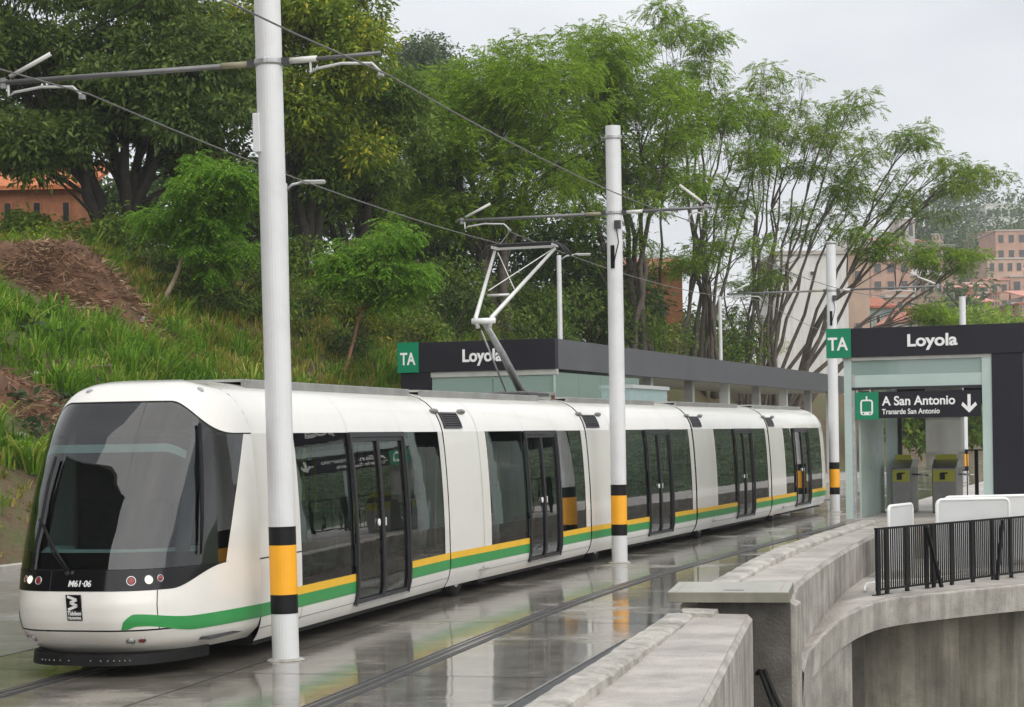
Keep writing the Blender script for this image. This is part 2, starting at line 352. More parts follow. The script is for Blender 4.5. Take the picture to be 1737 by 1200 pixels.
rows = [[PT(s, -9.4, 0), PT(s, -9.4, -3), PT(s, 4.95, -3), PT(s, 4.95, 0)] for s in range(-30, 150)]
m.grid(rows)
TW = tag(m.build('trackway', WET), kind='structure')
JM = mat('joint_sealant', (.03, .028, .025), .5, var=.3)
for k in range(-3, 16):
    j = k*5.2+.7; MB().grid([[PT(j+.006*math.sin(o*3), o, .0045), PT(j+.016+.006*math.sin(o*3), o, .0045)] for o in np.arange(-1.7, 4.9, .3)]).build('slab_joint', JM, TW, True)
MB().grid([[PT(s_, 1.28, .0045), PT(s_, 1.295, .0045)] for s_ in np.arange(-20, 90, .5)]).build('slab_joint', JM, TW, True)
m = MB(); m.grid([[PT(s, o, .004) for o in (-8.9, -5, -1.75)] for s in range(-30, 90)])
tag(m.build('road', WETR), kind='structure')
tag(sweep(-30, 90, 1, lambda s: ((-8.75, 0), (-8.75, .10), (-8.78, .12), (-8.95, .12), (-8.97, -.1))).build('kerb', CONCK), kind='structure')
# guide rails --------------------------------------------------------
def guide(off, s0, s1, label):
    t = thing('guide_rail', label, 'rail', PT(s0, off, 0), group='guide rails of the line')
    fl = MB(); fl.grid([[PT(s, off-.12, .005), PT(s, off+.12, .005)] for s in np.arange(s0, s1, .5)])
    fl.build('rail_bed', mat('dark_rail_mortar', (.035, .032, .03), .3, var=.3, scale=4), t, True)
    for k in (-.055, .055):
        sweep(s0, s1, .5, lambda s: ((off+k-.016, 0), (off+k-.016, .014), (off+k+.016, .014), (off+k+.016, 0))).build('rail_head', mat('worn_rail_steel', (.34, .33, .32), .28, metal=.85, var=.2), t, True)
    sweep(s0, s1, .5, lambda s: ((off-.12, 0), (off-.12, .009), (off-.105, .009), (off-.105, 0))).build('edge_strip', DKMETAL, t, True)
    sweep(s0, s1, .5, lambda s: ((off+.105, 0), (off+.105, .009), (off+.12, .009), (off+.12, 0))).build('edge_strip', DKMETAL, t, True)
guide(-.2, -28, 60, 'steel guide rail running under the white tram')
guide(2.95, -28, 110, 'steel guide rail of the empty track beside the concrete kerb')
t = thing('drain_channel', 'slotted metal drain channel along the foot of the concrete kerb', 'drain', PT(-12, 4.62, 0))
sweep(-12, 4, .5, lambda s: ((4.54, 0), (4.54, .012), (4.57, .012), (4.57, 0))).build('edge_angle', STEEL, t, True)
sweep(-12, 4, .5, lambda s: ((4.70, 0), (4.70, .012), (4.73, .012), (4.73, 0))).build('edge_angle', STEEL, t, True)
sweep(-12, 4, .5, lambda s: ((4.58, .002), (4.58, .006), (4.69, .006), (4.69, .002))).build('grating', DKMETAL, t, True)
# right-hand kerb ----------------------------------------------------
def kprof(s):
    h = hk(s); w = .006*math.sin(s*2.1)+.006*math.sin(s*9.7); c = .02*max(0, math.sin(s*2.3+1)*math.sin(s*7.9))
    return ((4.86, -.1), (4.86+w*.5, h-.03), (4.885+w, h-.004), (5.0, h+.004*math.sin(s*3)), (5.14+w, h-.006-c), (5.175+w, h-.03-c), (5.19+w*.6, h-.25), (5.19, h-.4))
t = thing('edge_kerb', 'chipped pale concrete kerb along the edge of the wet track, up to the metal box', 'kerb', PT(-8, 5, 0), group='kerbs along the track edge')
for a, b in ((-9, -3.02), (-3, .98), (1.0, 3.38), (3.4, 5.0)):
    sweep(a, b, (b-a)/round((b-a)/.2)-1e-6, kprof, .0025, int(a*7+90)).build('kerb_stone', CONCK, t, True)
t = thing('edge_kerb', 'mossy pale concrete kerb rising from the metal box to the station entrance', 'kerb', PT(7, 5, 0), group='kerbs along the track edge')
for a, b in ((6.0, 9.6), (9.62, 14.2), (14.22, 18.4), (18.42, 22.6)):
    sweep(a, b, (b-a)/round((b-a)/.2)-1e-6, kprof, .0025, int(a*5)).build('kerb_stone', CONCK, t, True)
m = MB(); bp_ = lambda s, o, z: PT(s, o, z)
rows = [[PT(s, 5.0+.03*math.sin(s*9), .05), PT(s, 5.0+.04*math.sin(s*9), hk(s)-.0), PT(s, 5.38, hk(s)-.005+.01*math.sin(s*17)), PT(s, 5.42, .05)] for s in (5.05, 5.2, 5.35, 5.5)]
m.grid(rows); m.poly(list(reversed(rows[0]))); m.poly(rows[-1])
tag(m.build('broken_kerb_piece', CONCK, bevel=.015), 'short broken kerb piece wedged against the metal cover box', 'kerb piece')
# parapet walls ------------------------------------------------------
def ro1(s): return itp(s, ((-9, 6.6), (-1.05, 6.18), (5.8, 5.77)))
def h1(s): return itp(s, ((-9, -.06), (-1, 0), (5.8, .18)))
def ro2(s): return itp(s, ((5.8, 6.22), (8.6, 5.95), (18.6, 5.69), (23, 5.65)))
def h2(s): return itp(s, ((5.8, .24), (8.6, .27), (18.6, .41), (23, .44)))
t = thing('parapet_wall', 'wide smooth concrete parapet wall in front of the metal cover box', 'wall', PT(-9, 5.7, -7), group='concrete parapet walls')
sweep(-9, 5.74, .6, lambda s: ((5.14, h1(s)-1), (5.14, h1(s)), (ro1(s)-.05, h1(s)-.004), (ro1(s)-.05, h1(s)-.05), (ro1(s)-.05, h1(s)-1))).build('coping', CONCT, t, True)
sweep(-9, 5.76, .6, lambda s: ((ro1(s)-.3, h1(s)-.3), (ro1(s)-.048, h1(s)-.012), (ro1(s), h1(s)-.06), (ro1(s), -7), (ro1(s)-.3, -7))).build('face', CONC, t, True)
t = thing('parapet_wall', 'long concrete parapet wall running from the cover box to the station entrance', 'wall', PT(6, 5.7, -7), group='concrete parapet walls')
sweep(6.45, 23, .55, lambda s: ((5.14, h2(s)-1), (5.14, h2(s)), (ro2(s)-.045, h2(s)-.004), (ro2(s)-.045, h2(s)-1))).build('coping', CONCT, t, True)
sweep(6.45, 23, .55, lambda s: ((ro2(s)-.3, h2(s)-.3), (ro2(s)-.043, h2(s)-.012), (ro2(s), h2(s)-.06), (ro2(s), -7), (ro2(s)-.3, -7))).build('face', CONC, t, True)
t = thing('bridge_end_block', 'dark damp concrete end block beneath the metal cover box', 'concrete block', PT(6, 6, -7))
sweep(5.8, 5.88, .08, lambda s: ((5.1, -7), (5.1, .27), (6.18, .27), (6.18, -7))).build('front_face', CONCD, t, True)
sweep(5.884, 6.448, .282, lambda s: ((5.1, -7), (5.1, .27), (6.14, .27), (6.24, .22), (6.24, -7))).build('core', CONC, t, True, bevel=.01)
t = thing('cover_box', 'flat metal cover box with pale lid bridging the parapet walls', 'metal box', PT(6.3, 5.4, .28))
def bx(o, s, z): return PT(s, o, z)
m = MB(); q = [PT(5.5, 4.79), PT(5.55, 6.20), PT(7.1, 6.08), PT(7.05, 4.66)]
def prism(pts, z0, z1):
    m = MB(); n = len(pts); m.v = [(p[0], p[1], z0) for p in pts]+[(p[0], p[1], z1) for p in pts]
    m.f = [tuple(reversed(range(n))), tuple(range(n, 2*n))]+[(i, (i+1) % n, n+(i+1) % n, n+i) for i in range(n)]; return m
def inset(pts, k):
    c = sum((Vector(p) for p in pts), Vector())/len(pts); return [Vector(p)+(c-Vector(p)).normalized()*k for p in pts]
prism(q, .285, .405).build('box_frame', mat('olive_grey_metal', (.22, .215, .17), .35, metal=.3, var=.2), t, True, bevel=.006)
prism(inset(q, .012), .4052, .412).build('lid', mat('pale_metal_lid', (.58, .57, .52), .22, metal=.1, var=.12, scale=1.5, dirt=((.4, .37, .3), .5, 1.5)), t, True)
a, b = inset(q, .14), inset(q, .16)
for i, j in ((1, 2), (3, 0)):
    MB().quad(Vector(a[i])+Vector((0, 0, .4135)), Vector(a[j])+Vector((0, 0, .4135)), Vector(b[j])+Vector((0, 0, .4135)), Vector(b[i])+Vector((0, 0, .4135))).build('lid_seam', mat('lid_seam_tan', (.4, .33, .25), .4), t, True)
c = (Vector(q[0])*.45+Vector(q[1])*.55)*.86+(Vector(q[2])*.5+Vector(q[3])*.5)*.14
MB().box(-.12, .12, -.012, .012, .4125, .417, Matrix.Translation((c[0], c[1], 0)) @ Matrix.Rotation(-th(6), 4, 'Z')).build('lid_handle', DKMETAL, t, True)
# curved walkway -----------------------------------------------------
edge = [(3.62, 24.3, -.74), (3.86, 25.4, -.63), (4.26, 26.53, -.5), (4.76, 27.54, -.34), (5.5, 28.79, -.26), (6.62, 29.88, -.25), (8.19, 31.09, -.25), (10.2, 32.25, -.25), (13, 33.2, -.25), (17, 34, -.25)]
def catmull(pts, n):
    pts = [Vector(p) for p in pts]; out = []
    for i in range(len(pts)-1):
        p0 = pts[max(0, i-1)]; p1 = pts[i]; p2 = pts[i+1]; p3 = pts[min(len(pts)-1, i+2)]
        for k in range(n):
            t = k/n; out.append(.5*((2*p1)+(p2-p0)*t+(2*p0-5*p1+4*p2-p3)*t*t+(3*p1-p0-3*p2+p3)*t**3))
    return out+[pts[-1]]
E_ = catmull(edge, 6)
inner = [PT(lerp(7.6, 22, min(1, i/36)), 5.62, e.z) if i < 36 else Vector((PT(22, 5.62)[0]+(i-36)*.55, PT(22, 5.62)[1]-.2, e.z)) for i, e in enumerate(E_)]
def nrm(i):
    d = (E_[min(i+1, len(E_)-1)]-E_[max(i-1, 0)]); n = Vector((-d.y, d.x, 0)); n.normalize(); return n if n.dot(inner[i]-E_[i]) > 0 else -n
W = thing('walkway_slab', 'curved concrete walkway slab with chipped edge beneath the black railing', 'walkway', (6, 30, -.7))
m = MB(); m.grid([[e+nrm(i)*.02, inner[i]] for i, e in enumerate(E_)]); m.build('deck', CONCT, W, True)
jr = random.Random(5); rows = []
for i, e in enumerate(E_):
    n = nrm(i); a = jr.uniform(0, .02)
    rows.append([e+n*.03+Vector((0, 0, .002)), e+n*.004+Vector((0, 0, -.02-a)), e+Vector((0, 0, -.05)), e+n*.02+Vector((0, 0, -.44)), e+n*.5+Vector((0, 0, -.46)), e+n*1.6+Vector((0, 0, -.46))])
m = MB(); m.grid(rows); m.build('edge_beam', CONC, W, True)
lo = lambda v, z: Vector((v.x, v.y, z))
def wall_strip(name, label, pts, ztop, thick, mt=CONC, group=None):
    m = MB(); pts = [Vector(p) for p in pts]; rows = []
    for i, p in enumerate(pts):
        d = pts[min(i+1, len(pts)-1)]-pts[max(i-1, 0)]; n = Vector((-d.y, d.x, 0)).normalized()
        rows.append([lo(p, -7), lo(p, ztop[i]), lo(p+n*thick, ztop[i]), lo(p+n*thick, -7)])
    m.grid(rows); m.poly(list(reversed(rows[0]))); m.poly(rows[-1])
    return tag(m.build(name, mt), label, 'wall', group)
k = 21
CONCS = mat('stained_shade_dark_concrete', (.29, .27, .22), .75, var=.4, scale=.9, bump=.4, bscale=30, streak=.95, dirt=((.06, .055, .045), .8, .6))  # real stains, plus the overhang's shade put into the darker colour
wall_strip('abutment_wall', 'pale streaked concrete abutment wall under the curved end of the walkway', [E_[i]+nrm(i)*.12 for i in range(0, k)], [E_[i].z-.42 for i in range(k)], .5)
def at_px(px, inset_, base):          # point below the walkway edge at this pixel column, set back under the slab
    best = min(range(len(E_)), key=lambda i: abs(to_px(E_[i])[0]-px)); return E_[best]+nrm(best)*inset_
wall_strip('retaining_wall', 'stained, shade-darkened concrete retaining wall set back in shadow under the walkway', [at_px(1440, 4.2, 0), at_px(1560, 2.2, 0), at_px(1655, .45, 0)], [-.69]*3, .3, CONCS, group='retaining walls under the walkway')
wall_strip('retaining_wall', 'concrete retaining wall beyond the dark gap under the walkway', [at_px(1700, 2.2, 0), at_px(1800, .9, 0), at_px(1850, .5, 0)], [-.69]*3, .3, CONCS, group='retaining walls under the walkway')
wall_strip('recess_wall', 'shade-darkened wall closing the deep recess under the walkway', [Vector((4.6, 29.9, 0)), Vector((7.5, 33.2, 0)), Vector((15, 36.6, 0))], [-.69]*3, .2, CONCD)  # the recess's shade is put into this wall's dark colour
# platform of the right-hand station
p0 = PT(22.3, 4.5); m = MB()
rows = [[PT(s, 4.5, 0), PT(s, 4.5, .5), PT(s, 9.8, .5), PT(s, 9.8, -7)] for s in np.arange(22.3, 78, 1.0)]
m.grid(rows); m.poly([rows[0][0], rows[0][1], rows[0][2], rows[0][3], PT(22.3, 4.5, -7)][::-1])
tag(m.build('platform', CONCT), kind='structure')
# railing ------------------------------------------------------------
def railing(name, label, A, B, h, pitch, stiles, braces=(), group=None, feet=True):
    A = Vector(A); B = Vector(B); d = B-A; L = d.length; u = d/L; dh = Vector((d.x, d.y, 0)).normalized()
    t = thing(name, label, 'railing', A, group=group); up = Vector((0, 0, 1))
    MB().beam(A+up*h, B+up*h, .045, .03).build('top_rail', BLACKP, t, True)
    MB().beam(A+up*.07, B+up*.07, .03, .03).build('bottom_rail', BLACKP, t, True)
    n = int(L/pitch); bm = None
    for i in range(n+1):
        p = A+u*(i*pitch)
        if bm is None:
            o = MB().beam(A+up*.085, A+up*(h-.015), .014, .022, dh).build('bar', BLACKP, t, True); bm = o
        else:
            o = bm.copy(); COL.objects.link(o); o.location = p-A
    for x in stiles:
        p = A+u*x
        MB().beam(p+up*(-.02), p+up*(h+.005), .03, .085, dh).build('post', BLACKP, t, True)
        if feet:
            MB().box(-.09, .09, -.06, .06, -.02, .0, Matrix.Translation(p+dh.cross(up)*.0) @ Matrix.Rotation(math.atan2(dh.y, dh.x), 4, 'Z')).build('foot_plate', BLACKP, t, True)
    for x0, x1 in braces:
        o = dh.cross(up)*.05
        MB().beam(A+u*x0+up*(h-.03)+o, A+u*x1+up*.0+o*2, .05, .05, dh).build('brace', BLACKP, t, True)
    return t
RA, RB = Vector((5.50, 29.40, -.25)), Vector((8.62, 32.69, -.25)); RU = (RB-RA).normalized()
railing('walkway_railing', 'black steel bar railing on the curved concrete walkway', RA, RB+RU*1.3, 1.0, .06, [.06, .30, .87, 1.45, 1.65, 2.2, 2.85, 3.5, 4.1, 4.9, 5.6], [(1.38, 1.72), (3.75, 3.45)])
# white panels -------------------------------------------------------
def wpanel(label, A, B, top, z0):
    A = Vector(A); B = Vector(B); A.z = B.z = 0; u = (B-A).normalized(); L = (B-A).length; r = .09; up = Vector((0, 0, 1))
    t = thing('guard_barrier', label, 'barrier', lo(A, z0), group='white tube framed barriers behind the railing'); pts = [lo(A, z0), lo(A, top-r)]
    for k in range(1, 5):
        a = math.pi/2*k/4; pts.append(lo(A, top-r)+u*(r-r*math.cos(a))+up*(r*math.sin(a)))
    for k in range(0, 5):
        a = math.pi/2*k/4; pts.append(lo(B, top-r)-u*r+u*(r*math.sin(a))+up*(r*math.cos(a)))
    pts.append(lo(B, z0))
    MB().tube(pts, .028, 10).build('tube_frame', TUBEW, t, True, smooth=True)
    n = u.cross(up)*.008
    inn = [p for p in pts[1:-1]]
    q = [lo(A, z0+.12)]+inn+[lo(B, z0+.12)]
    m = MB(); k = len(q); m.v = [tuple(p+n) for p in q]+[tuple(p-n) for p in q]
    m.f = [tuple(range(k)), tuple(reversed(range(k, 2*k)))]+[(i, i+k, (i+1) % k+k, (i+1) % k) for i in range(k)]
    m.build('sheet', PANELW, t, True)
wpanel('short white tube framed barrier next to the pale glass wall of the entrance', P(1507, 861, 32.6), P(1547, 852, 33.6), P(1527, 857, 33.1).z, -.26)
wpanel('long white tube framed barrier standing directly behind the black railing', P(1589, 850, 33.0), P(1711, 845, 33.2), P(1650, 847, 33.1).z, -.26)
wpanel('rear white tube framed barrier below the charcoal column', P(1602, 846, 34.9), P(1800, 840, 35.3), P(1680, 842, 35.1).z, -.26)
t = thing('white_pipe', 'thin white pipe bent over the walkway floor behind the railing', 'pipe', G(1468, 1003, -.25))
MB().tube([G(1467, 1002, -.24), G(1467, 996, -.2), G(1471, 990, -.19), G(1490, 987, -.19), G(1560, 984, -.19), G(1640, 974, -.19)], .018, 8).build('pipe', TUBEW, t, True, smooth=True)
for i, (x0, x1) in enumerate(((1284, 1312), (1292, 1322))):
    MB().tube([PT(5.7, 5.80+.03*i, -.55), P(x0+5, 1138, 22.35), P(x0+14, 1160, 22.28), P(x1, 1198, 22.2), P(x1+16, 1260, 22.2), P(x1+20, 1500, 22.25)], .028, 8).build('black_cable', RUBBER, smooth=True)
    tag(bpy.data.objects['black_cable' + ('' if i == 0 else '.001')], ('thick black cable on the dark end block, close to the parapet joint', 'thick black cable on the dark end block, farther from the parapet joint')[i], 'cable', 'black cables at the end block')
# ================================================================== THE TRAM
PROF = ((.17, 1.00), (.24, 1.045), (.33, 1.08), (.45, 1.098), (.56, 1.10), (.65, 1.10), (1.0, 1.098), (1.4, 1.085), (1.8, 1.062), (2.1, 1.038), (2.33, 1.01), (2.45, .975), (2.56, .925), (2.66, .855), (2.74, .77), (2.80, .67), (2.85, .53), (2.88, .36), (2.90, .18), (2.905, .0))
def hw(z): return itp(z, PROF)
ZR = (2.33, 2.39, 2.45, 2.51, 2.56, 2.61, 2.66, 2.70, 2.74, 2.77, 2.80, 2.83, 2.85, 2.868, 2.88, 2.89, 2.898, 2.903, 2.905)
TG = glass('tinted_tram_glass', (.22, .28, .27), 1.52, f0=.06)
DG = glass('dark_door_glass', (.16, .18, .19), 1.52)
WG = glass('windscreen_glass', (.30, .37, .36), 1.6, f0=.075, wave=.0)
INTER = mat('interior_light_grey', (.42, .44, .43), .6, var=.08); INTD = mat('interior_charcoal', (.05, .052, .055), .6, var=.2)
SEATM = mat('interior_teal_seat', (.03, .17, .16), .55, var=.15); GRAB = mat('grab_pole_yellow', (.7, .48, .05), .35)
SILVER = mat('silver_threshold', (.62, .62, .62), .25, metal=.8)
TRAM = thing('tram', 'white low floor tram with green and yellow stripes standing at the station', 'tram', PT(0))
def car_frame(s0, s1):
    a = PT(s0); b = PT(s1); d = (b-a); ang = math.atan2(d.y, d.x)
    return a, ang, d.length
def part(m, name, mt, par, **k): return m.build(name, mt, par, **k)
def patch(m, u0, u1, zs, sd, off=0.0, nu=1):
    """part of the body skin on side sd (-1 = right of travel, seen) between lengths u0..u1 at heights zs"""
    rows = [[(lerp(u0, u1, i/nu), sd*(hw(z)+off), z) for z in zs] for i in range(nu+1)]
    if sd > 0: rows = rows[::-1]
    m.grid(rows)
def zspan(z0, z1, n=6): return [lerp(z0, z1, i/n) for i in range(n+1)]
def arc_u(u, z, bow): return u+bow*(1-((z-1.5)/.85)**2)
def build_car(par, U0, U1, win_a, door, win_b, first=False, last=False):
    """the passenger section; lengths in the car's own frame"""
    shell = MB()
    for sd in (-1, 1):
        patch(shell, U0, door[0], zspan(.17, .65, 8), sd); patch(shell, door[1], U1, zspan(.17, .65, 8), sd)
        patch(shell, door[0], door[1], zspan(.17, .27, 3), sd)
        for a, b in ((U0, win_a[0]), (win_b[1], U1)): patch(shell, a, b, zspan(.65, 2.33, 14), sd)
        patch(shell, U0, U1, ZR, sd)
    body = part(shell, 'car_body', WHITE, par, smooth=True)
    part(MB().box(U0+.03, U1-.03, -.98, .98, .12, .24), 'underframe', RUBBER, body)
    part(MB().box(U0+.05, U1-.05, -1.03, 1.03, .30, .33), 'floor', INTD, body)
    part(MB().box(U0+.05, U1-.05, -.9, .9, 2.36, 2.38), 'ceiling', INTER, body)
    for sd in (-1, 1):
        for a, b in (win_a, win_b):
            g = MB(); patch(g, a+.004, b-.004, zspan(.652, 2.328, 14), sd, -.006); w = part(g, 'window_pane', TG, body, smooth=True)
            g = MB(); patch(g, a+.006, b-.006, zspan(2.16, 2.327, 4), sd, -.012); part(g, 'dark_border', BLACKG, w)
            g = MB(); patch(g, a+.006, b-.006, zspan(.653, .74, 2), sd, -.012); part(g, 'dark_border', BLACKG, w)
            for e in (a+.006, b-.05): g = MB(); patch(g, e, e+.044, zspan(.74, 2.16, 8), sd, -.012); part(g, 'dark_border', BLACKG, w)
        a, b = door; mid = (a+b)/2
        f = MB(); patch(f, a, a+.05, zspan(.27, 2.33, 14), sd, .012); patch(f, b-.05, b, zspan(.27, 2.33, 14), sd, .012); patch(f, a+.05, b-.05, zspan(2.27, 2.33, 2), sd, .012)
        fr = part(f, 'door_frame', DARKG, body, solid=.03)
        for x0, x1, e in ((a+.052, mid-.006, 1), (mid+.006, b-.052, -1)):
            g = MB(); patch(g, x0, x1, zspan(.29, 2.265, 14), sd, -.004); lf = part(g, 'door_leaf', DG, body, smooth=True)
            f = MB(); patch(f, x0, x0+.035, zspan(.29, 2.265, 14), sd, .004); patch(f, x1-.035, x1, zspan(.29, 2.265, 14), sd, .004)
            patch(f, x0+.035, x1-.035, zspan(2.22, 2.265, 2), sd, .004); patch(f, x0+.035, x1-.035, zspan(.29, .33, 2), sd, .004)
            part(f, 'leaf_frame', DARKG, lf, solid=.02)
        bz = 1.22; y = sd*(hw(bz)+.006)
        part(MB().lathe((mid-.16, y, bz), ((.045, 0), (.045, .012), (.03, .016)), 14, (0, sd, 0)), 'door_button', LETTER, body)
        part(MB().box(mid+.10, mid+.125, min(y, y+sd*.01), max(y, y+sd*.01), bz-.05, bz+.05), 'door_mark', LETTER, body)
        g = MB(); patch(g, a, b, (.262, .285), sd, .02); part(g, 'threshold', SILVER, body, solid=.02)
        for x0, x1 in ((U0, a), (b, U1)):
            if x1-x0 < .05: continue
            if first and x0 == U0: continue
            g = MB(); patch(g, x0, x1, zspan(.56, .65, 2), sd, .003); part(g, 'yellow_stripe', YELLOW, body)
            g = MB(); patch(g, x0, x1, zspan(.42, .559, 4), sd, .003); part(g, 'green_stripe', GREEN, body)
        for x in (door[0]+.02, door[1]-.02, U1-.35):
            g = MB(); patch(g, x, x+.006, ZR[:14], sd, .0012); part(g, 'panel_seam', mat('seam_grey', (.3, .3, .29), .5), body)
        for z in (.30,):
            for x0, x1 in ((U0+.02, a), (b, U1-.02)):
                g = MB(); patch(g, x0, x1, (z, z+.006), sd, .0015); part(g, 'panel_seam', DARKG, body)
    # cabin furniture seen through the glass
    for x in (win_a[0]+.35, win_a[0]+1.15, win_b[0]+.45, win_b[0]+1.15):
        if x > win_b[1]-.3: continue
        for y in (-.72, .72):
            st = part(MB().box(x, x+.42, y-.21, y+.21, .72, .80), 'seat', SEATM, body, bevel=.03)
            part(MB().box(x+.38, x+.45, y-.21, y+.21, .74, 1.42), 'seat_back', SEATM, st, bevel=.03)
            part(MB().box(x+.1, x+.3, y-.06, y+.06, .33, .72), 'seat_foot', INTD, st)
    for x in (door[0]-.05, door[1]+.05):
        for y in (-.62, .62): part(MB().tube([(x, y, .33), (x, y, 2.36)], .018, 8), 'grab_pole', GRAB, body, smooth=True)
    part(MB().box(win_b[1]+.02, win_b[1]+.06, -1.0, 1.0, .34, 2.3), 'end_partition', INTD, body) if last else None
    return body
def build_axle(par, L=1.5):
    shell = MB()
    for sd in (-1, 1):
        patch(shell, .04, L, zspan(.17, 2.33, 20), sd); patch(shell, .04, L, ZR, sd)
    b = part(shell, 'axle_module', WHITE, par, smooth=True)
    part(MB().box(.06, L, -.95, .95, .30, .33), 'floor', INTD, b)
    part(MB().box(.1, L-.1, -.80, .80, .14, .3), 'axle_box', RUBBER, b)
    for sd in (-1, 1):
        y = sd*.90
        w = part(MB().lathe((.55, y, .29), ((.12, -.09), (.27, -.09), (.29, -.05), (.29, .05), (.27, .09), (.12, .09)), 22, (0, 1, 0)), 'tyre', RUBBER, b, smooth=True)
        part(MB().lathe((.55, y, .29), ((.05, -.095), (.16, -.092), (.16, .092), (.05, .095)), 16, (0, 1, 0)), 'rim', GALV, w)
        v = MB(); patch(v, .12, .86, (2.375, 2.45, 2.53, 2.60), sd, .004); v = part(v, 'vent_grille', mat('vent_black', (.012, .012, .012), .5), b)
        for i in range(7):
            z = 2.39+i*.031; g = MB(); patch(g, .17, .81, (z, z+.013), sd, .014); part(g, 'louvre_slat', DARKG, v, solid=.008)
        f = MB(); patch(f, .12, .16, (2.375, 2.45, 2.53, 2.60), sd, .012); patch(f, .82, .86, (2.375, 2.45, 2.53, 2.60), sd, .012); patch(f, .16, .82, (2.585, 2.60), sd, .012); patch(f, .16, .82, (2.375, 2.39), sd, .012)
        part(f, 'vent_frame', DARKG, v, solid=.01)
        for x in (-.14, 1.0):
            z = 2.615; m = MB(); n = 9
            rows = []
            for i in range(n+1):
                a = math.pi*i/n; rr = max(.002, math.sin(a)**.6*.04)
                rows.append([(x-.15*math.cos(a)+.1, sd*(hw(z)+.02+rr*.9*math.cos(t)), z+rr*math.sin(t)) for t in [2*math.pi*k/10 for k in range(10)]])
            m.grid(rows, closed=True); part(m, 'marker_lamp', mat('lamp_pod_grey', (.16, .16, .15), .3), b, smooth=True)
        g = MB(); patch(g, .04, L, zspan(.56, .65, 2), sd, .003); part(g, 'yellow_stripe', YELLOW, b)
        g = MB(); patch(g, .04, L, zspan(.42, .559, 4), sd, .003); part(g, 'green_stripe', GREEN, b)
        g = MB(); patch(g, L-.008, L+.004, zspan(.2, 2.33, 14)+list(ZR[1:12]), sd, .0025); part(g, 'panel_seam', mat('seam_grey', (.3, .3, .29), .5), b)
        part(MB().box(L-.2, L+.14, min(sd*1.09, sd*1.125), max(sd*1.09, sd*1.125), .315, .335), 'grab_latch', GALV, b)
        # dark articulation gap ahead of the module
    g = MB(); rows = [[(u, sd_y, z) for sd_y, z in [(-(hw(z)-.05), z) for z in zspan(.2, 2.33, 10)+list(ZR)]+[((hw(z)-.05), z) for z in (zspan(.2, 2.33, 10)+list(ZR))[::-1]]] for u in (-.10, .08)]
    g.grid(rows); part(g, 'gangway_bellows', RUBBER, b)
    return b
def roof_gear(par, u0, u1, box=None):
    for sd in (-1, 1):
        part(MB().box(u0, u1, sd*.56-.03, sd*.56+.03, 2.83, 2.925), 'roof_edge_rail', mat('roof_rail_grey', (.25, .25, .24), .4, var=.2), par, bevel=.01)
    part(MB().box(u0+.1, u1-.1, -.5, .5, 2.9, 2.93), 'roof_deck', mat('roof_deck_grey', (.35, .35, .33), .6), par)
    if box:
        part(MB().box(box[0], box[1], -.45, .45, 2.93, 2.99), 'roof_box', DKMETAL, par, bevel=.02)
# ---- front car
a, ang, L = car_frame(0, 9.0)
def car_holder(name, s0, s1):
    """a car's frame: returns a function that turns its mesh into the tram's frame"""
    p, ang, L = car_frame(s0, s1); return Matrix.Translation(p) @ Matrix.Rotation(ang, 4, 'Z'), L
_real_add = add
CUR = [None]
def add(o, parent=None, world=False):                 # parts of the tram are written in their car's frame
    if CUR[0] is not None and not world and o.type == 'MESH': o.data.transform(CUR[0]); return _real_add(o, parent, True)
    return _real_add(o, parent, world)
M1, L1 = car_holder('front', 0, 9.0); CUR[0] = M1
SM = 2.0
body = build_car(TRAM, SM, 8.93, (3.2, 4.98), (4.98, 7.08), (7.08, 8.72), first=True)
roof_gear(body, 2.9, 8.8)
# nose surface
SF = ((.20, .42), (.30, .20), (.40, .10), (.46, .06), (.55, .02), (.7, 0), (.85, .02), (1.04, .07), (1.3, .15), (1.7, .33), (2.1, .56), (2.4, .76), (2.6, .92), (2.68, 1.0), (2.76, 1.11), (2.82, 1.24), (2.86, 1.38), (2.89, 1.6), (2.903, 1.9))
NP = 3.6
def nose(z, phi, off=0.0):
    w = hw(z); f = itp(z, SF); c = max(0, math.cos(phi)); s = math.sin(phi); e = 2/NP
    fw = c**e; w = lerp(w, itp(z, ((2.33, 1.01), (2.56, .96), (2.66, .925), (2.74, .88), (2.80, .82), (2.85, .73), (2.88, .62), (2.905, .45))) if z > 2.33 else w, fw)*(1-.17*fw)
    tuck = itp(z, ((.2, .90), (.32, .975), (.46, 1), (3, 1)))
    return Vector((SM-(SM-f)*c**e, math.copysign(abs(s)**e, s)*w*tuck, z))
def noseo(z, phi, off):
    p = nose(z, phi); d = .02
    a = nose(z, phi+d)-nose(z, phi-d); b = nose(min(2.9, z+.02), phi)-nose(z-.02, phi); n = a.cross(b)
    if n.length < 1e-9: return p
    n.normalize()
    if n.dot(p-Vector((SM, 0, 1.4))) < 0: n = -n
    return p+n*off
HP = math.pi/2
def npatch(zf0, zf1, phis, nz, off=0.0):
    m = MB(); rows = []
    for ph in phis:
        a, b = zf0(ph), zf1(ph); rows.append([noseo(lerp(a, b, i/nz), ph, off) for i in range(nz+1)])
    m.grid(rows); return m
def lin(a, b, n): return [lerp(a, b, i/n) for i in range(n+1)]
K = lambda v: (lambda ph: v)
ALL = lin(-HP, HP, 64)
def b2(ph): return .84+.20*ss((abs(ph)-.85)/.58)
def zt(ph): return 2.66-.33*ss((abs(ph)-.55)/.95)
def pe(z): return lerp(1.40, HP-.02, max(0, min(1, (z-1.04)/1.29)))      # where the screen meets the white side
part(npatch(K(.21), K(.452), ALL, 6), 'lower_bumper', WHITE, TRAM, smooth=True)
part(npatch(K(.452), K(.468), ALL, 1, -.012), 'bumper_seam', RUBBER, TRAM)
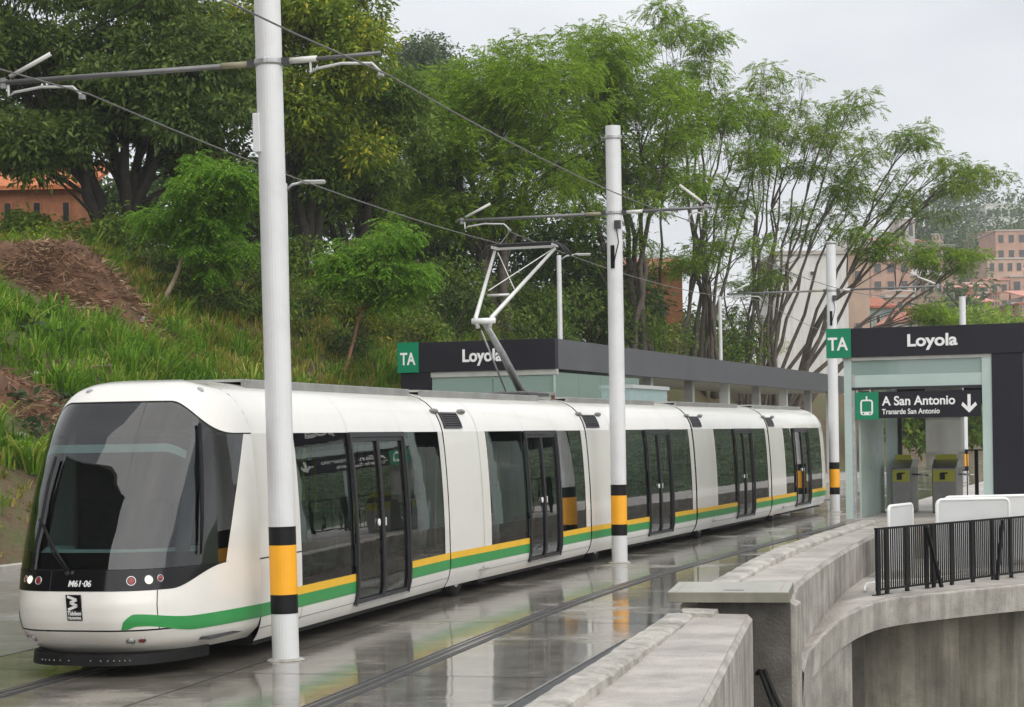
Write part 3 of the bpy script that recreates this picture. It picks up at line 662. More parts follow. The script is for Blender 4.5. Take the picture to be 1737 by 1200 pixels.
part(npatch(K(.468), b2, ALL, 8), 'front_panel', WHITE, TRAM, smooth=True)
part(npatch(lambda p: b2(p)+.002, lambda p: max(1.04, b2(p)+.003), lin(-1.42, 1.42, 60), 4, .002), 'headlight_band', BLACKG, TRAM, smooth=True)
def sidefill(sd):
    m = MB(); rows = []
    for z in lin(1.035, 2.33, 14):
        p0 = min(pe(z), HP); rows.append([noseo(z, sd*lerp(p0, HP, i/6), 0) for i in range(7)])
    m.grid(rows); return m
for sd in (-1, 1): part(sidefill(sd), 'side_panel', WHITE, TRAM, smooth=True)
def screen(off, z0, z1f, shrink=0.0):
    m = MB(); rows = []
    for k in lin(-1, 1, 60):
        r = []
        for i in range(19):
            t = i/18; z = lerp(z0, 2.33, t); p = pe(z)*k*(1-shrink); ztop = z1f(pe(2.33)*k)
            z = lerp(z0, ztop, t); r.append(noseo(z, pe(lerp(z0, 2.33, t))*k*(1-shrink), off))
        rows.append(r)
    m.grid(rows); return m
WS = part(screen(.0, 1.045, zt), 'windscreen', WG, TRAM, smooth=True)
def sband(k0, k1, t0, t1, off):
    m = MB(); rows = []
    for k in lin(k0, k1, max(2, int(60*abs(k1-k0)/2))):
        r = []
        for t in lin(t0, t1, max(1, int(18*(t1-t0)))):
            ztop = zt(pe(2.33)*k); r.append(noseo(lerp(1.045, ztop, t), pe(lerp(1.045, 2.33, t))*k, off))
        rows.append(r)
    m.grid(rows); return m
part(sband(-1, 1, 0, .10, -.006), 'screen_border', BLACKG, WS); part(sband(-1, 1, .975, 1, -.006), 'screen_border', BLACKG, WS)
part(sband(-1, -.965, .10, .975, -.006), 'screen_border', BLACKG, WS); part(sband(.965, 1, .10, .975, -.006), 'screen_border', BLACKG, WS)
for sd in (-1, 1):
    part(sband(sd*.62, sd*.74, .10, .975, -.02), 'corner_pillar', mat('pillar_mauve_grey', (.10, .09, .105), .35), WS)
    part(sband(sd*.84, sd*1.0, .10, .80, -.03), 'side_mask', BLACKG, WS)
part(sband(-.6, .6, .70, .75, -.03), 'destination_strip', mat('blind_pale_teal', (.55, .68, .66), .5), WS)
m = MB(); rows = []
for ph in ALL:
    a = zt(ph)+.003; rows.append([noseo(lerp(a, 2.903, 1-(1-i/12)**2), ph, 0) for i in range(13)])
m.grid(rows); part(m, 'roof_front', WHITE, TRAM, smooth=True)
m = MB(); m.poly([nose(2.9025, ph) for ph in ALL]); part(m, 'roof_cap', WHITE, TRAM)
part(npatch(lambda p: zt(p)-.006, lambda p: zt(p)+.006, ALL, 1, .003), 'screen_seal', RUBBER, WS)
# cab interior
part(MB().box(2.0, 2.05, -.98, .98, .33, 2.32), 'cab_bulkhead', INTD, TRAM)
m = MB(); rows = []
for ph in lin(-1.15, 1.15, 30):
    p = nose(1.12, ph); q = nose(1.3, ph); rows.append([Vector((p.x+.08, p.y*.93, 1.08)), Vector((q.x+.22, q.y*.86, 1.22)), Vector((max(q.x+.5, .75), q.y*.75, 1.20)), Vector((max(q.x+.55, .8), q.y*.72, .7))])
m.grid(rows); part(m, 'dashboard', mat('dashboard_grey_green', (.55, .68, .65), .5), TRAM, smooth=True)
st = part(MB().box(1.25, 1.7, -.25, .25, .75, .9), 'driver_seat', INTD, TRAM, bevel=.04); part(MB().box(1.62, 1.76, -.24, .24, .85, 1.65), 'seat_back', INTD, st, bevel=.05)
part(MB().box(.9, 2.0, -1.0, 1.0, .3, .33), 'cab_floor', INTD, TRAM)
# find a place on the nose from the photograph's pixel column at a height
def nose_px(px, z):
    best = None
    for i in range(-300, 301):
        ph = i/300*1.5; p = M1 @ nose(z, ph); n = (M1.to_3x3() @ (noseo(z, ph, 1)-nose(z, ph)))
        if n.dot(Vector((0, 0, H))-p) < 0: continue
        d = abs(to_px(p)[0]-px)
        if best is None or d < best[0]: best = (d, ph)
    return best[1]
def nframe(z, ph, off):
    p = noseo(z, ph, off); n = (noseo(z, ph, 1)-nose(z, ph)).normalized(); x = Vector((0, 0, 1)).cross(n).normalized()
    return frame(p, x, n.cross(x))
def disc(name, px, z, r, mt, ring=None, depth=.02, par=None):
    ph = nose_px(px, z); M = nframe(z, ph, .004)
    m = MB().lathe((0, 0, 0), ((r, -depth), (r, .002), (r*.8, .008), (r*.3, .011)), 18); m.v = [tuple(M @ Vector(v)) for v in m.v]
    o = part(m, name, mt, par or TRAM, smooth=False)
    if ring:
        m = MB().tube([(r*1.18*math.cos(t), r*1.18*math.sin(t), .003) for t in [2*math.pi*k/20 for k in range(21)]], r*.16, 6, False); m.v = [tuple(M @ Vector(v)) for v in m.v]
        part(m, 'lamp_ring', ring, o, smooth=True)
    return o
REDL = mat('red_lamp_lens', (.22, .01, .012), .15, var=.2, coat=.6); LIT = mat('lit_headlamp', (1, .76, .42), .3, var=0, emit=1.3)
for px, z, r, kind in ((45, .95, .026, 'r'), (52, .945, .034, 'l'), (66, .94, .032, 'r'), (222, .935, .036, 'r'), (252, .94, .034, 'l'), (271, .95, .027, 'r')):
    if kind == 'r': disc('tail_lamp', px, z, r, REDL, SILVER)
    else: disc('headlight', px, z, r, LIT, SILVER)
for px, z, r, mt in ((46, .40, .026, REDL), (241, .36, .028, REDL)): disc('fog_lamp', px, z, r, mt, STEEL)
for px, z in ((57, .375), (222, .355)): disc('daytime_lamp', px, z, .034, SILVER, STEEL)
for px in (86, 196):                                  # seams of the number panel
    ph = nose_px(px, .94); m = MB(); m.grid([[noseo(z, ph+d, .004) for z in lin(b2(ph)+.005, 1.03, 6)] for d in (-.004, .004)]); part(m, 'panel_seam', DARKG, TRAM)
ph = nose_px(135, .91)
text_on('fleet_number', 'M61·06', .085, nframe(.885, ph, .012), LETTER, TRAM, center=True, width=.235, bold=.012, shear=.15)
ph = nose_px(127, .66); M = nframe(.68, ph, .010)
e = part(MB().box(-.078, .078, -.02, .135, -.012, .0, M), 'emblem', BLACKG, TRAM)
def zig(pts, w, z): 
    m = MB()
    for p, q in zip(pts, pts[1:]):
        d = Vector((q[0]-p[0], q[1]-p[1], 0)); n = Vector((-d.y, d.x, 0)).normalized()*w/2
        m.quad(*[M @ Vector((v.x, v.y, z)) for v in (Vector((*p, 0))-n, Vector((*q, 0))-n, Vector((*q, 0))+n, Vector((*p, 0))+n)])
    return m
part(zig([(-.06, .12), (.035, .088), (-.035, .06), (.035, .03), (-.06, -.008)], .026, .003), 'emblem_zigzag', LETTER, e)
part(MB().box(-.078, .078, -.115, -.024, -.012, -.002, M), 'emblem_plate', BLACKG, e)
text_on('emblem_lettering', 'Tidelsen', .055, M @ Matrix.Translation((-.07, -.062, .002)), LETTER, e, width=.14, bold=.02)
text_on('emblem_lettering', 'TRANVIA', .036, M @ Matrix.Translation((-.07, -.103, .002)), LETTER, e, width=.14, bold=.02)
# front swoosh and stripe of the first car
for sd in (-1, 1):
    p_in = abs(nose_px(205, .5)) if sd < 0 else .62
    def lowz(ph):
        t = ss((abs(ph)-p_in-.05)/.12); return lerp(.472, .50, t) if abs(ph) < p_in+.25 else lerp(.50, .42, ss((abs(ph)-p_in-.25)/.6))
    def upz(ph): return lerp(.475, .62, min(1, max(0, (abs(ph)-p_in)/.14))**.5) if abs(ph) < p_in+.14 else lerp(.62, .56, ss((abs(ph)-p_in-.14)/.7))
    ph = [sd*x for x in lin(p_in, HP, 40)]
    if sd < 0: ph = ph[::-1]
    part(npatch(lowz, upz, ph, 4, .004), 'green_swoosh', GREEN, TRAM, smooth=True)
    g = MB(); patch(g, SM, 4.98, zspan(.42, .559, 4), sd, .003); part(g, 'green_stripe', GREEN, body)
    g = MB(); patch(g, 2.35, 4.98, zspan(.56, .65, 2), sd, .003); part(g, 'yellow_stripe', YELLOW, body)
# seams of bumper corner and side
for sd in (-1, 1):
    ph = sd*abs(nose_px(266, .7)); m = MB(); m.grid([[noseo(z, ph+d, .0025) for z in lin(.47, b2(ph), 8)] for d in (-.005, .005)]); part(m, 'panel_seam', DARKG, TRAM)
    g = MB(); patch(g, SM-.02, 3.2, (1.02, 1.035), sd, .002); part(g, 'panel_seam', DARKG, body)
    g = MB(); patch(g, 3.19, 3.2, zspan(.2, .65, 4), sd, .003); part(g, 'panel_seam', DARKG, body)
# snow plough / obstacle deflector
m = MB(); rows = []
for ph in lin(-1.35, 1.35, 40):
    p = nose(.3, ph); f = Vector((p.x-.06, p.y*.93, 0)); rows.append([Vector((f.x+.12, f.y*.9, .235)), Vector((f.x, f.y, .22)), Vector((f.x-.02, f.y, .12)), Vector((f.x+.15, f.y*.9, .10)), Vector((f.x+.9, f.y*.5, .12))])
m.grid(rows); dfl = part(m, 'deflector', RUBBER, TRAM)
for i in range(13):
    ph = lerp(-.2, -.95, i/12)+.55; p = nose(.3, ph); part(MB().lathe((p.x-.078, p.y*.93, .17), ((.008, 0), (.008, .006)), 6, (-1, 0, 0)), 'rivet', SILVER, dfl)
# wipers
def npx(px, z, off): return noseo(z, nose_px(px, z), off)
wp = part(MB().tube([npx(119, 1.03, .04), npx(100, 1.2, .06), npx(75, 1.5, .06)], .014, 6), 'wiper_arm', RUBBER, TRAM, smooth=True)
part(MB().tube([npx(113, 1.03, .04), npx(94, 1.2, .06), npx(80, 1.45, .06)], .010, 6), 'wiper_rod', RUBBER, wp, smooth=True)
part(MB().tube([npx(62, 1.08, .04), npx(66, 1.25, .045), npx(78, 1.55, .045), npx(88, 1.85, .045), npx(100, 2.1, .045)], .016, 6), 'wiper_blade', RUBBER, wp, smooth=True)
disc('wiper_pivot', 113, 1.015, .025, DARKG)
disc('wiper_pivot', 125, 1.015, .02, DARKG)
wp = part(MB().tube([npx(337, 1.15, .03), npx(338, 1.5, .035), npx(337, 2.0, .035), npx(336, 2.42, .03)], [.012, .02, .026, .02], 8), 'corner_wiper', RUBBER, TRAM, smooth=True)
for px in (152, 340):
    ph = nose_px(px, 2.78); M = nframe(2.78, ph, .002)
    m = MB().lathe((0, 0, 0), ((.035, -.01), (.035, .012), (.02, .016)), 14); m.v = [tuple(M @ Vector(v)) for v in m.v]; part(m, 'roof_marker', GALV, TRAM)
# notices beside the cab
g = MB(); patch(g, 2.28, 2.42, zspan(1.32, 1.58, 3), -1, .003); nb = part(g, 'notice_sticker', LETTER, body)
for z0, z1, mt in ((1.50, 1.57, mat('sticker_olive', (.3, .33, .12), .5)), (1.40, 1.49, mat('sticker_navy', (.03, .04, .14), .5)), (1.33, 1.36, mat('sticker_pink', (.6, .35, .4), .5))):
    g = MB(); patch(g, 2.30, 2.40, (z0, z1), -1, .0055); part(g, 'sticker_print', mt, nb)
# ---- the other cars
GAPS = [9.0, 16.4, 23.8, 31.2]
for i, g0 in enumerate(GAPS[:3]):
    CUR[0], L = car_holder('car', g0, g0+7.4)
    ax = build_axle(TRAM); b = build_car(TRAM, 1.5, L-.07, (1.85, 3.72), (3.72, 5.47), (5.47, 7.05))
    roof_gear(b, .35, 2.1+3.9, (5.9, 7.1) if i == 0 else None)
CUR[0], L = car_holder('rear', 31.2, 39.2)
build_axle(TRAM); b = build_car(TRAM, 1.5, 7.2, (1.85, 3.15), (3.15, 5.2), (5.2, 7.0), last=True); roof_gear(b, .4, 6.6)
m = MB(); rows = []                                    # rounded tail
for k in range(9):
    t = k/8; sc_ = 1-.16*t*t; rows.append([(7.2+.85*math.sin(t*HP), y*sc_, z-(.0 if z < 2.3 else (z-2.3)*.35*t*t)) for y, z in [(-hw(z), z) for z in zspan(.2, 2.33, 10)+list(ZR)]+[(hw(z), z) for z in (zspan(.2, 2.33, 10)+list(ZR))[::-1]]])
m.grid(rows); m.poly(rows[-1]); part(m, 'tail_body', WHITE, TRAM, smooth=True)
m = MB(); rows = [[(8.055, lerp(-.75, .75, i/8), z) for z in (1.1, 1.6, 2.3)] for i in range(9)]; m.grid(rows[::-1]); part(m, 'rear_window', BLACKG, TRAM, solid=.02)
g = MB(); patch(g, 7.2, 7.5, zspan(.56, .65, 2), -1, .004); part(g, 'yellow_stripe', YELLOW, b)
g = MB(); patch(g, 7.2, 7.5, zspan(.42, .559, 4), -1, .004); part(g, 'green_stripe', GREEN, b)
CUR[0] = None
add = _real_add
# ---- pantograph on the second car
PT_ = lambda s, off, z: PT(s, off, z)
sb = s_at_px(886, 0, 3.0)
pan = MB()
for o in (-.25, .25): pan.beam(PT(sb-.6, o, 2.98), PT(sb+.5, o, 2.98), .06, .05)
for ds in (-.6, .5): pan.beam(PT(sb+ds, -.45, 2.99), PT(sb+ds, .45, 2.99), .06, .06)
pan = pan.build('pantograph', GALV, TRAM, True)
for o in (-.42, .42):
    for ds in (-.55, .45): MB().lathe(PT(sb+ds, o, 2.88), ((.03, 0), (.045, .02), (.03, .04), (.045, .06), (.03, .09)), 10).build('insulator', mat('insulator_brown', (.12, .05, .03), .3), pan, True)
kn = PT(sb-1.95, 0, 4.16); hd = lambda o, z=5.62: PT(sb+.25, o, z)
MB().tube([PT(sb, 0, 3.0), PT(sb-1.0, 0, 3.63), kn], [.075, .062, .05], 12).build('lower_arm', GALV, pan, True, smooth=True)
MB().tube([PT(sb-.55, -.1, 2.99), PT(sb-1.9, -.06, 4.0)], .016, 8).build('control_rod', GALV, pan, True, smooth=True)
MB().tube([kn+PT(sb, -.2)-PT(sb, 0), kn-(PT(sb, -.2)-PT(sb, 0))], .05, 10).build('knuckle', TUBEW, pan, True, smooth=True)
for o in (-1, 1):
    MB().tube([kn+(PT(sb, .1*o)-PT(sb, 0))+Vector((0, 0, -.12)), kn+(PT(sb, .14*o)-PT(sb, 0))+Vector((0, 0, .05)), hd(.56*o, 5.52)], [.04, .038, .026], 10).build('upper_arm', mat('pantograph_pale_alloy', (.62, .62, .6), .35, metal=.3), pan, True, smooth=True)
al = MATS['pantograph_pale_alloy']
t_ = .35; pa = [lerp(kn, hd(o*.56, 5.52), t_) for o in (-1, 1)]
MB().tube([pa[0], pa[1]], .022, 8).build('cross_brace', al, pan, True, smooth=True)
MB().tube([lerp(kn, hd(-.56, 5.52), .42), hd(.5, 5.5)], .009, 6).build('tie_wire', al, pan, True); MB().tube([lerp(kn, hd(.56, 5.52), .42), hd(-.5, 5.5)], .009, 6).build('tie_wire', al, pan, True)
for ds in (-.12, .12):
    pts = [PT(sb+.25+ds, o, 5.62-.22*max(0, (abs(o)-.55)/.27)**2) for o in lin(-.82, .82, 24)]
    MB().tube(pts, .019, 8).build('collector_strip', DARKG, pan, True, smooth=True)
MB().beam(hd(-.56, 5.56), hd(.56, 5.56), .05, .04).build('head_bar', al, pan, True)
for o in (-.56, .56): MB().beam(PT(sb+.1, o, 5.58), PT(sb+.4, o, 5.58), .03, .05).build('head_bracket', al, pan, True)
# ================================================================== POLES, WIRES, LAMPS
PALE = mat('pale_alloy_tube', (.60, .61, .60), .38, metal=.3, var=.15); INSUL = mat('insulator_white', (.62, .62, .58), .4); OCHRE = mat('insulator_dull_ochre', (.30, .27, .18), .6)
def pole(label, s, off, left=3.1, right=1.75, reg_l=2.1, reg_r=1.34, tilt=0, box=False, slot=False, height=7.7, full=True):
    t = thing('catenary_pole', label, 'pole', PT(s, off, 0), -th(s), 'grey poles with amber warning bands along the line')
    t.rotation_euler[1] = tilt; WORLD[t] = Matrix.Translation(PT(s, off, 0)) @ Matrix.Rotation(-th(s), 4, 'Z') @ Matrix.Rotation(tilt, 4, 'Y')
    R = .138
    MB().lathe((0, 0, -.05), ((R, 0), (R, height*.5), (R-.004, height-.012), (R-.004, height)), 28).build('mast', POLEP, t)
    for z0, z1, mt in ((1.18, 1.37, BANDB), (.675, 1.18, BANDY), (.48, .675, BANDB)): MB().lathe((0, 0, 0), ((R+.003, z0), (R+.003, z1)), 28).build('warning_band', mt, t, smooth=False)
    MB().lathe((0, 0, 0), ((R+.06, 0), (R+.06, .004), (R+.02, .02)), 20).build('base_collar', CONCK, t)
    z = 6.13
    for zz in ((z, 7.45) if full else (z,)):
        MB().lathe((0, 0, zz-.035), ((R+.008, 0), (R+.016, .015), (R+.016, .055), (R+.008, .07)), 20).build('clamp_ring', GALV, t)
    if box: MB().box(-.145, -.07, -R-.005, -.05, 5.2, 5.6).build('service_box', POLEP, t, bevel=.008)
    if slot: MB().box(-.035, .035, -R-.012, -R+.03, 5.15, 5.55).build('service_hatch', BLACKP, t)
    if slot:
        MB().tube([(.07, -R-.01, 5.9), (.12, -R-.03, 5.6), (.03, -R-.03, 5.25)], .01, 6).build('earth_cable', RUBBER, t)
        MB().box(.05, .16, -R-.06, -R+.02, 5.83, 5.98).build('cable_clamp', DKMETAL, t, bevel=.01)
    for sd, Ln, rg in ((-1, left, reg_l), (1, right, reg_r)):
        if not Ln: continue
        MB().beam((sd*R, 0, z), (sd*(R+.09), 0, z), .07, .07).build('arm_hinge', DKMETAL, t)
        MB().tube([(sd*(R+.08), 0, z), (sd*(R+.38), 0, z+.003)], .032, 10).build('arm_insulator', INSUL if sd > 0 else OCHRE, t, smooth=True)
        MB().tube([(sd*(R+.36), 0, z), (sd*Ln, 0, z+.01)], .028 if Ln > 1.3 else .02, 10).build('cantilever_arm', mat('cantilever_tube', (.17, .17, .17), .38, metal=.5, var=.2), t, smooth=True)
        a = Vector((sd*(Ln-.08), 0, z+.03)); top = Vector((sd*.1, 0, 7.42)); d = (top-a).normalized()
        if Ln > 1.3:
            MB().tube([a+d*.1, a+d*.62], .024, 8).build('stay_insulator', INSUL, t, smooth=True)
            MB().tube([a, top], .007, 6).build('stay_wire', RUBBER, t)
            MB().beam((sd*(Ln-.10), 0, z-.05), (sd*(Ln-.10), 0, z+.06), .05, .06, (1, 0, 0)).build('arm_clamp', GALV, t)
        x1 = sd*min(Ln-.15, rg+.95); x0 = sd*rg
        if abs(x1) < abs(x0): x1 = sd*(rg-.75)
        MB().tube([(x1, 0, z), (x1, 0, z-.14), (x1*.92+x0*.08, 0, z-.10), (lerp(x1, x0, .45), 0, z-.065), (lerp(x1, x0, .88), 0, z-.09), (x0, 0, z-.19)], .015, 8).build('registration_arm', PALE, t, smooth=True)
        MB().box(x0-.02, x0+.02, -.04, .04, z-.225, z-.18).build('wire_clip', GALV, t)
    return t
pole('grey catenary pole in front of the tram cab, with one short bracket arm', 1.8, 1.45, 3.1, 1.2, 2.1, 1.2, tilt=-.013, box=True)
pole('grey catenary pole with black hatch beside the middle of the tram', 16.62, 1.54, 2.95, 1.75, 1.95, 1.34, slot=True)
S3 = s_at_px(1416, 1.55, .5); pole('grey catenary pole between the tram tail and the station entrance', S3, 1.55, 2.95, 3.0, 1.95, 1.34, height=7.45, slot=True)
S4 = s_at_px(1637, 2.2, .5, 0, 180); pole('slim grey catenary pole seen through and above the station entrance', S4, 2.2, 0, 0, height=7.75, full=False)
def wire(label, pts, r=.0085):
    out = []
    for a, b in zip(pts, pts[1:]):
        a = Vector(a); b = Vector(b); n = 8; sag = .0006*(b-a).length**2
        for k in range(n): u = k/n; out.append(lerp(a, b, u)-Vector((0, 0, sag*4*u*(1-u))))
    out.append(Vector(pts[-1]))
    return tag(MB().tube(out, r, 6).build('contact_wire', mat('wire_dull_copper', (.16, .155, .15), .5, metal=.3)), label, 'wire', 'overhead contact wires')
zc = 5.925
wire('overhead contact wire above the tram, touching its pantograph', [PT(-20, -.3, zc), PT(1.8, -.65, zc), PT(16.62, -.41, zc-.02), PT(sb+.25, -.12, 5.645) if sb > 16.62 else PT(20, -.3, zc), PT(S3, -.4, zc), PT(S4, -.3, zc)] if sb > 16.62 else [PT(-20, -.3, zc), PT(1.8, -.65, zc), PT(sb+.25, -.45, 5.65), PT(16.62, -.41, 5.9), PT(S3, -.4, zc), PT(S4, -.3, zc)])
wire('overhead contact wire above the empty track beside the kerb', [PT(-20, 2.8, zc), PT(1.8, 2.65, zc), PT(16.62, 2.88, zc), PT(S3, 2.89, zc), PT(S4, 2.9, zc)])
def street_lamp(label, base, top, ar):
    t = thing('street_lamp', label, 'street lamp', base, 0, 'street lamps behind the line'); h = top-base[2]
    MB().lathe((0, 0, 0), ((.09, 0), (.085, h*.5), (.075, h), (.05, h+.01)), 12).build('post', POLEP, t, smooth=False)
    MB().tube([(.04, 0, h-.15), (ar*.4, 0, h-.02), (ar, 0, h+.03)], .03, 8).build('arm', GALV, t, smooth=True)
    MB().box(ar-.1, ar+.42, -.11, .11, h-.0, h+.06).build('lamp_head', mat('lamp_grey', (.42, .43, .42), .4), t, bevel=.025)
    MB().box(ar+.0, ar+.4, -.09, .09, h-.012, h-.001).build('lamp_glass', mat('lamp_lens', (.7, .7, .66), .2), t)

# ================================================================== LEFT STATION
SL = s_at_px(941, -4.0, 4.67); thl = th(SL)
STL = thing('station_building', 'long charcoal roofed station building with pale glass end behind the tram', 'station', PT(SL, -4.0, 0), -thl)
def bl(x0, x1, y0, y1, z0, z1, name, mt, par=None, **k): return MB().box(x0, x1, y0, y1, z0, z1).build(name, mt, par or STL, **k)
LEN = 42
bl(-4.15, 2.0, .0, LEN, -.02, .32, 'platform_slab', CONCT)
bl(-4.2, 0, 0, .25, 3.90, 4.66, 'front_fascia', FASC, bevel=.006)
n = 14; ln = (LEN-.25)/n
for i in range(n): bl(-.22, .0, .252+i*ln, .25+(i+1)*ln-.003, 3.90, 4.655, 'fascia_panel', mat('side_fascia_grey', (.085, .084, .098), .4, var=.14, scale=.7))
bl(-4.2, -.22, .25, LEN, 4.45, 4.60, 'roof', FASC); bl(-4.1, -.22, .26, LEN-.1, 3.94, 3.98, 'ceiling', mat('soffit_cream', (.5, .48, .40), .6))
bl(-4.18, -3.36, .03, .8, 0.3, 3.90, 'corner_column', FASC)
bl(-3.36, .02, .05, .2, 3.76, 3.897, 'light_beam', mat('pale_beam_metal', (.42, .42, .40), .4))
FG = glass('pale_green_station_glass', (.55, .70, .66), 1.5, .04, ((.40, .52, .49), .55))
for i, (a, b) in enumerate(((-3.34, -1.7), (-1.68, -.02))): bl(a, b, .08, .095, .33, 3.75, 'glass_panel', FG)
bl(-2.9, -.55, .10, .12, 3.42, 3.70, 'dark_glass_band', mat('deep_green_glass', (.05, .13, .11), .15, coat=.4))
bl(-.06, -.02, .02, .08, .33, 3.75, 'glass_post', PALEG)
for i in range(4): bl(-.055, -.04, .12+i*1.9, .10+(i+1)*1.9, .33, 3.82, 'glass_panel', FG)
bl(-3.3, -.1, .4, 7.6, 3.0, 3.05, 'inner_ceiling', PALEG); bl(-3.2, -3.1, .4, 7.6, .33, 3.75, 'inner_wall', PALEG)
bl(-.06, .38, 5.4, 9.2, .33, 3.50, 'ticket_booth', mat('booth_pale_teal', (.40, .52, .53), .22, var=.05, coat=.2)); bl(-.1, .44, 5.36, 9.25, 3.50, 3.60, 'booth_cap', PANELW)
for i, y in enumerate((10.5, 15.5, 20.5, 25.5, 30.5, 35.5, 40.5)):
    bl(-.75, -.47, y, y+.28, .32, 3.94, 'platform_column', mat('column_grey', (.30, .30, .29), .5) if i % 2 else PANELW)
for i in range(8): bl(-4.0, -3.9, 9.6+i*4, 9.55+(i+1)*4, .32, 3.0, 'back_wall_panel', mat('back_panel_dark', (.07, .075, .07), .25, coat=.3) if i % 3 else mat('back_panel_green', (.04, .16, .12), .3))
bl(-1.6, -1.45, 12.0, 16.5, 2.55, 3.0, 'platform_display', BLACKP)
bl(-4.24, -3.66, -.035, .0, 4.02 - .12, 4.67, 'line_badge', SIGNG)
MT = frame((-4.16, -.04, 4.10), (1, 0, 0), (0, 0, 1))
text_on('badge_letters', 'TA', .44, MT, LETTER, STL, width=.42, bold=.02)
text_on('station_name', 'Loyola', .44, frame((-2.46, -.012, 4.14), (1, 0, 0), (0, 0, 1)), LETTER, STL, width=1.06, bold=.025, extrude=.012)
for px, y, lab in ((948, 62, 'street lamp standing behind the charcoal station roof, close to the pantograph'), (1221, 84, 'street lamp rising behind the far half of the station roof, below the leaning trees'), (481, 40, 'street lamp mostly hidden behind the catenary pole at the tram cab')):
    tp = P(px, {948: 434, 1221: 503, 481: 312}[px], y); street_lamp(lab, (tp.x, y, 0), tp.z, .6 if px != 481 else .45)

# ================================================================== RIGHT ENTRANCE
SR = 22.5; thr = th(SR)
KI = thing('station_entrance', 'charcoal framed station entrance with pale green glass beside the parapet', 'station entrance', PT(SR, 4.47, .5), -thr)
def bk(x0, x1, y0, y1, z0, z1, name, mt, par=None, **k): return MB().box(x0, x1, y0, y1, z0, z1).build(name, mt, par or KI, **k)
bk(-.30, 3.50, -.03, .35, 3.20, 3.77, 'fascia', FASC, bevel=.006); bk(-.28, 3.48, .35, 7.0, 3.45, 3.6, 'roof', FASC)
bk(2.87, 3.46, .0, .6, .0, 3.195, 'column', FASC, bevel=.004); bk(-.02, 2.868, .02, .1, 3.13, 3.197, 'light_beam', mat('pale_beam_metal', (.42, .42, .40), .4))
bk(0, .15, .03, .18, 0, 3.13, 'glass_post', PALEG); bk(.152, .21, .04, .16, 0, 2.86, 'steel_post', GALV); bk(2.68, 2.866, .03, .14, 0, 3.13, 'glass_post', PALEG)
bk(.15, 2.68, .05, .13, 2.60, 2.84, 'transom', PALEG)
bk(.15, 2.68, .07, .09, 2.842, 3.128, 'transom_glass', FG); bk(.25, 2.6, .10, .12, 2.86, 3.10, 'dark_glass_band', MATS['deep_green_glass'])
bk(.15, 2.68, .03, .15, 2.545, 2.60, 'shutter_rail', DARKG)
for i in range(3): bk(.24, .28, .25+i*.95, .25+(i+1)*.95-.01, .0, 2.55, 'side_glass_panel', mat('frosted_side_glass', (.40, .49, .46), .2, var=.06, scale=1.3, coat=.2))
bk(.285, .32, .3, 3.0, 0, .02, 'skirting', GALV)
for i in range(9): bk(.2815, .283, .35+.23*i, .365+.23*i, .6+.17*((i*5) % 9), .68+.17*((i*5) % 9), 'glass_sticker', DARKG)
bk(.0, 3.4, 6.9, 7.0, 2.3, 3.45, 'rear_lintel', FASC); bk(2.9, 3.4, .6, 6.9, 2.7, 3.4, 'side_fascia', FASC)
bk(3.30, 3.42, 6.7, 7.0, 0, 2.4, 'rear_post', PALEG); bk(.3, .55, 3.2, 3.3, 0, 2.6, 'inner_glass', MATS['frosted_side_glass']); bk(.56, .64, 3.2, 3.3, 0, 2.6, 'inner_post', DARKG)
gl = bk(.95, 1.78, 4.6, 4.62, .85, 2.75, 'glass_screen', glass('hazy_screen', (.8, .82, .8), 1.5, .05, ((.6, .58, .54), .45)))
bk(-.325, .165, -.065, -.031, 3.19, 3.775, 'line_badge', SIGNG)
text_on('badge_letters', 'TA', .36, frame((-.29, -.07, 3.345), (1, 0, 0), (0, 0, 1)), LETTER, KI, width=.40, bold=.02)
text_on('station_name', 'Loyola', .33, frame((1.27, -.042, 3.385), (1, 0, 0), (0, 0, 1)), LETTER, KI, width=.965, bold=.028, extrude=.01)
DSN = thing('direction_sign', 'charcoal hanging sign reading A San Antonio with white down arrow', 'sign', KI.location.copy(), -thr)
def bs(x0, x1, y0, y1, z0, z1, name, mt, **k): return MB().box(x0, x1, y0, y1, z0, z1).build(name, mt, DSN, **k)
bs(.685, 2.66, -.01, .028, 1.98, 2.50, 'sign_board', FASC); bs(.225, .683, -.012, .028, 1.96, 2.50, 'tram_pictogram_field', SIGNG)
bs(.5, .53, .03, .06, 2.4, 2.58, 'hanger', GALV); bs(2.3, 2.33, .03, .06, 2.4, 2.58, 'hanger', GALV)
fs = lambda x, z: frame((x, -.015, z), (1, 0, 0), (0, 0, 1))
text_on('sign_lettering', 'A San Antonio', .25, fs(.75, 2.235), LETTER, DSN, width=1.42, bold=.022)
text_on('sign_lettering', 'Tranarde San Antonio', .145, fs(.75, 2.06), LETTER, DSN, width=1.12, bold=.016)
m = MB(); y = -.016
m.quad((2.405, y, 2.14), (2.465, y, 2.14), (2.465, y, 2.42), (2.405, y, 2.42))
for sd in (-1, 1): m.quad((2.435, y-.001, 2.06), (2.435+sd*.15, y-.001, 2.21), (2.435+sd*.12, y-.001, 2.27), (2.435, y-.001, 2.15))
m.build('arrow', LETTER, DSN)
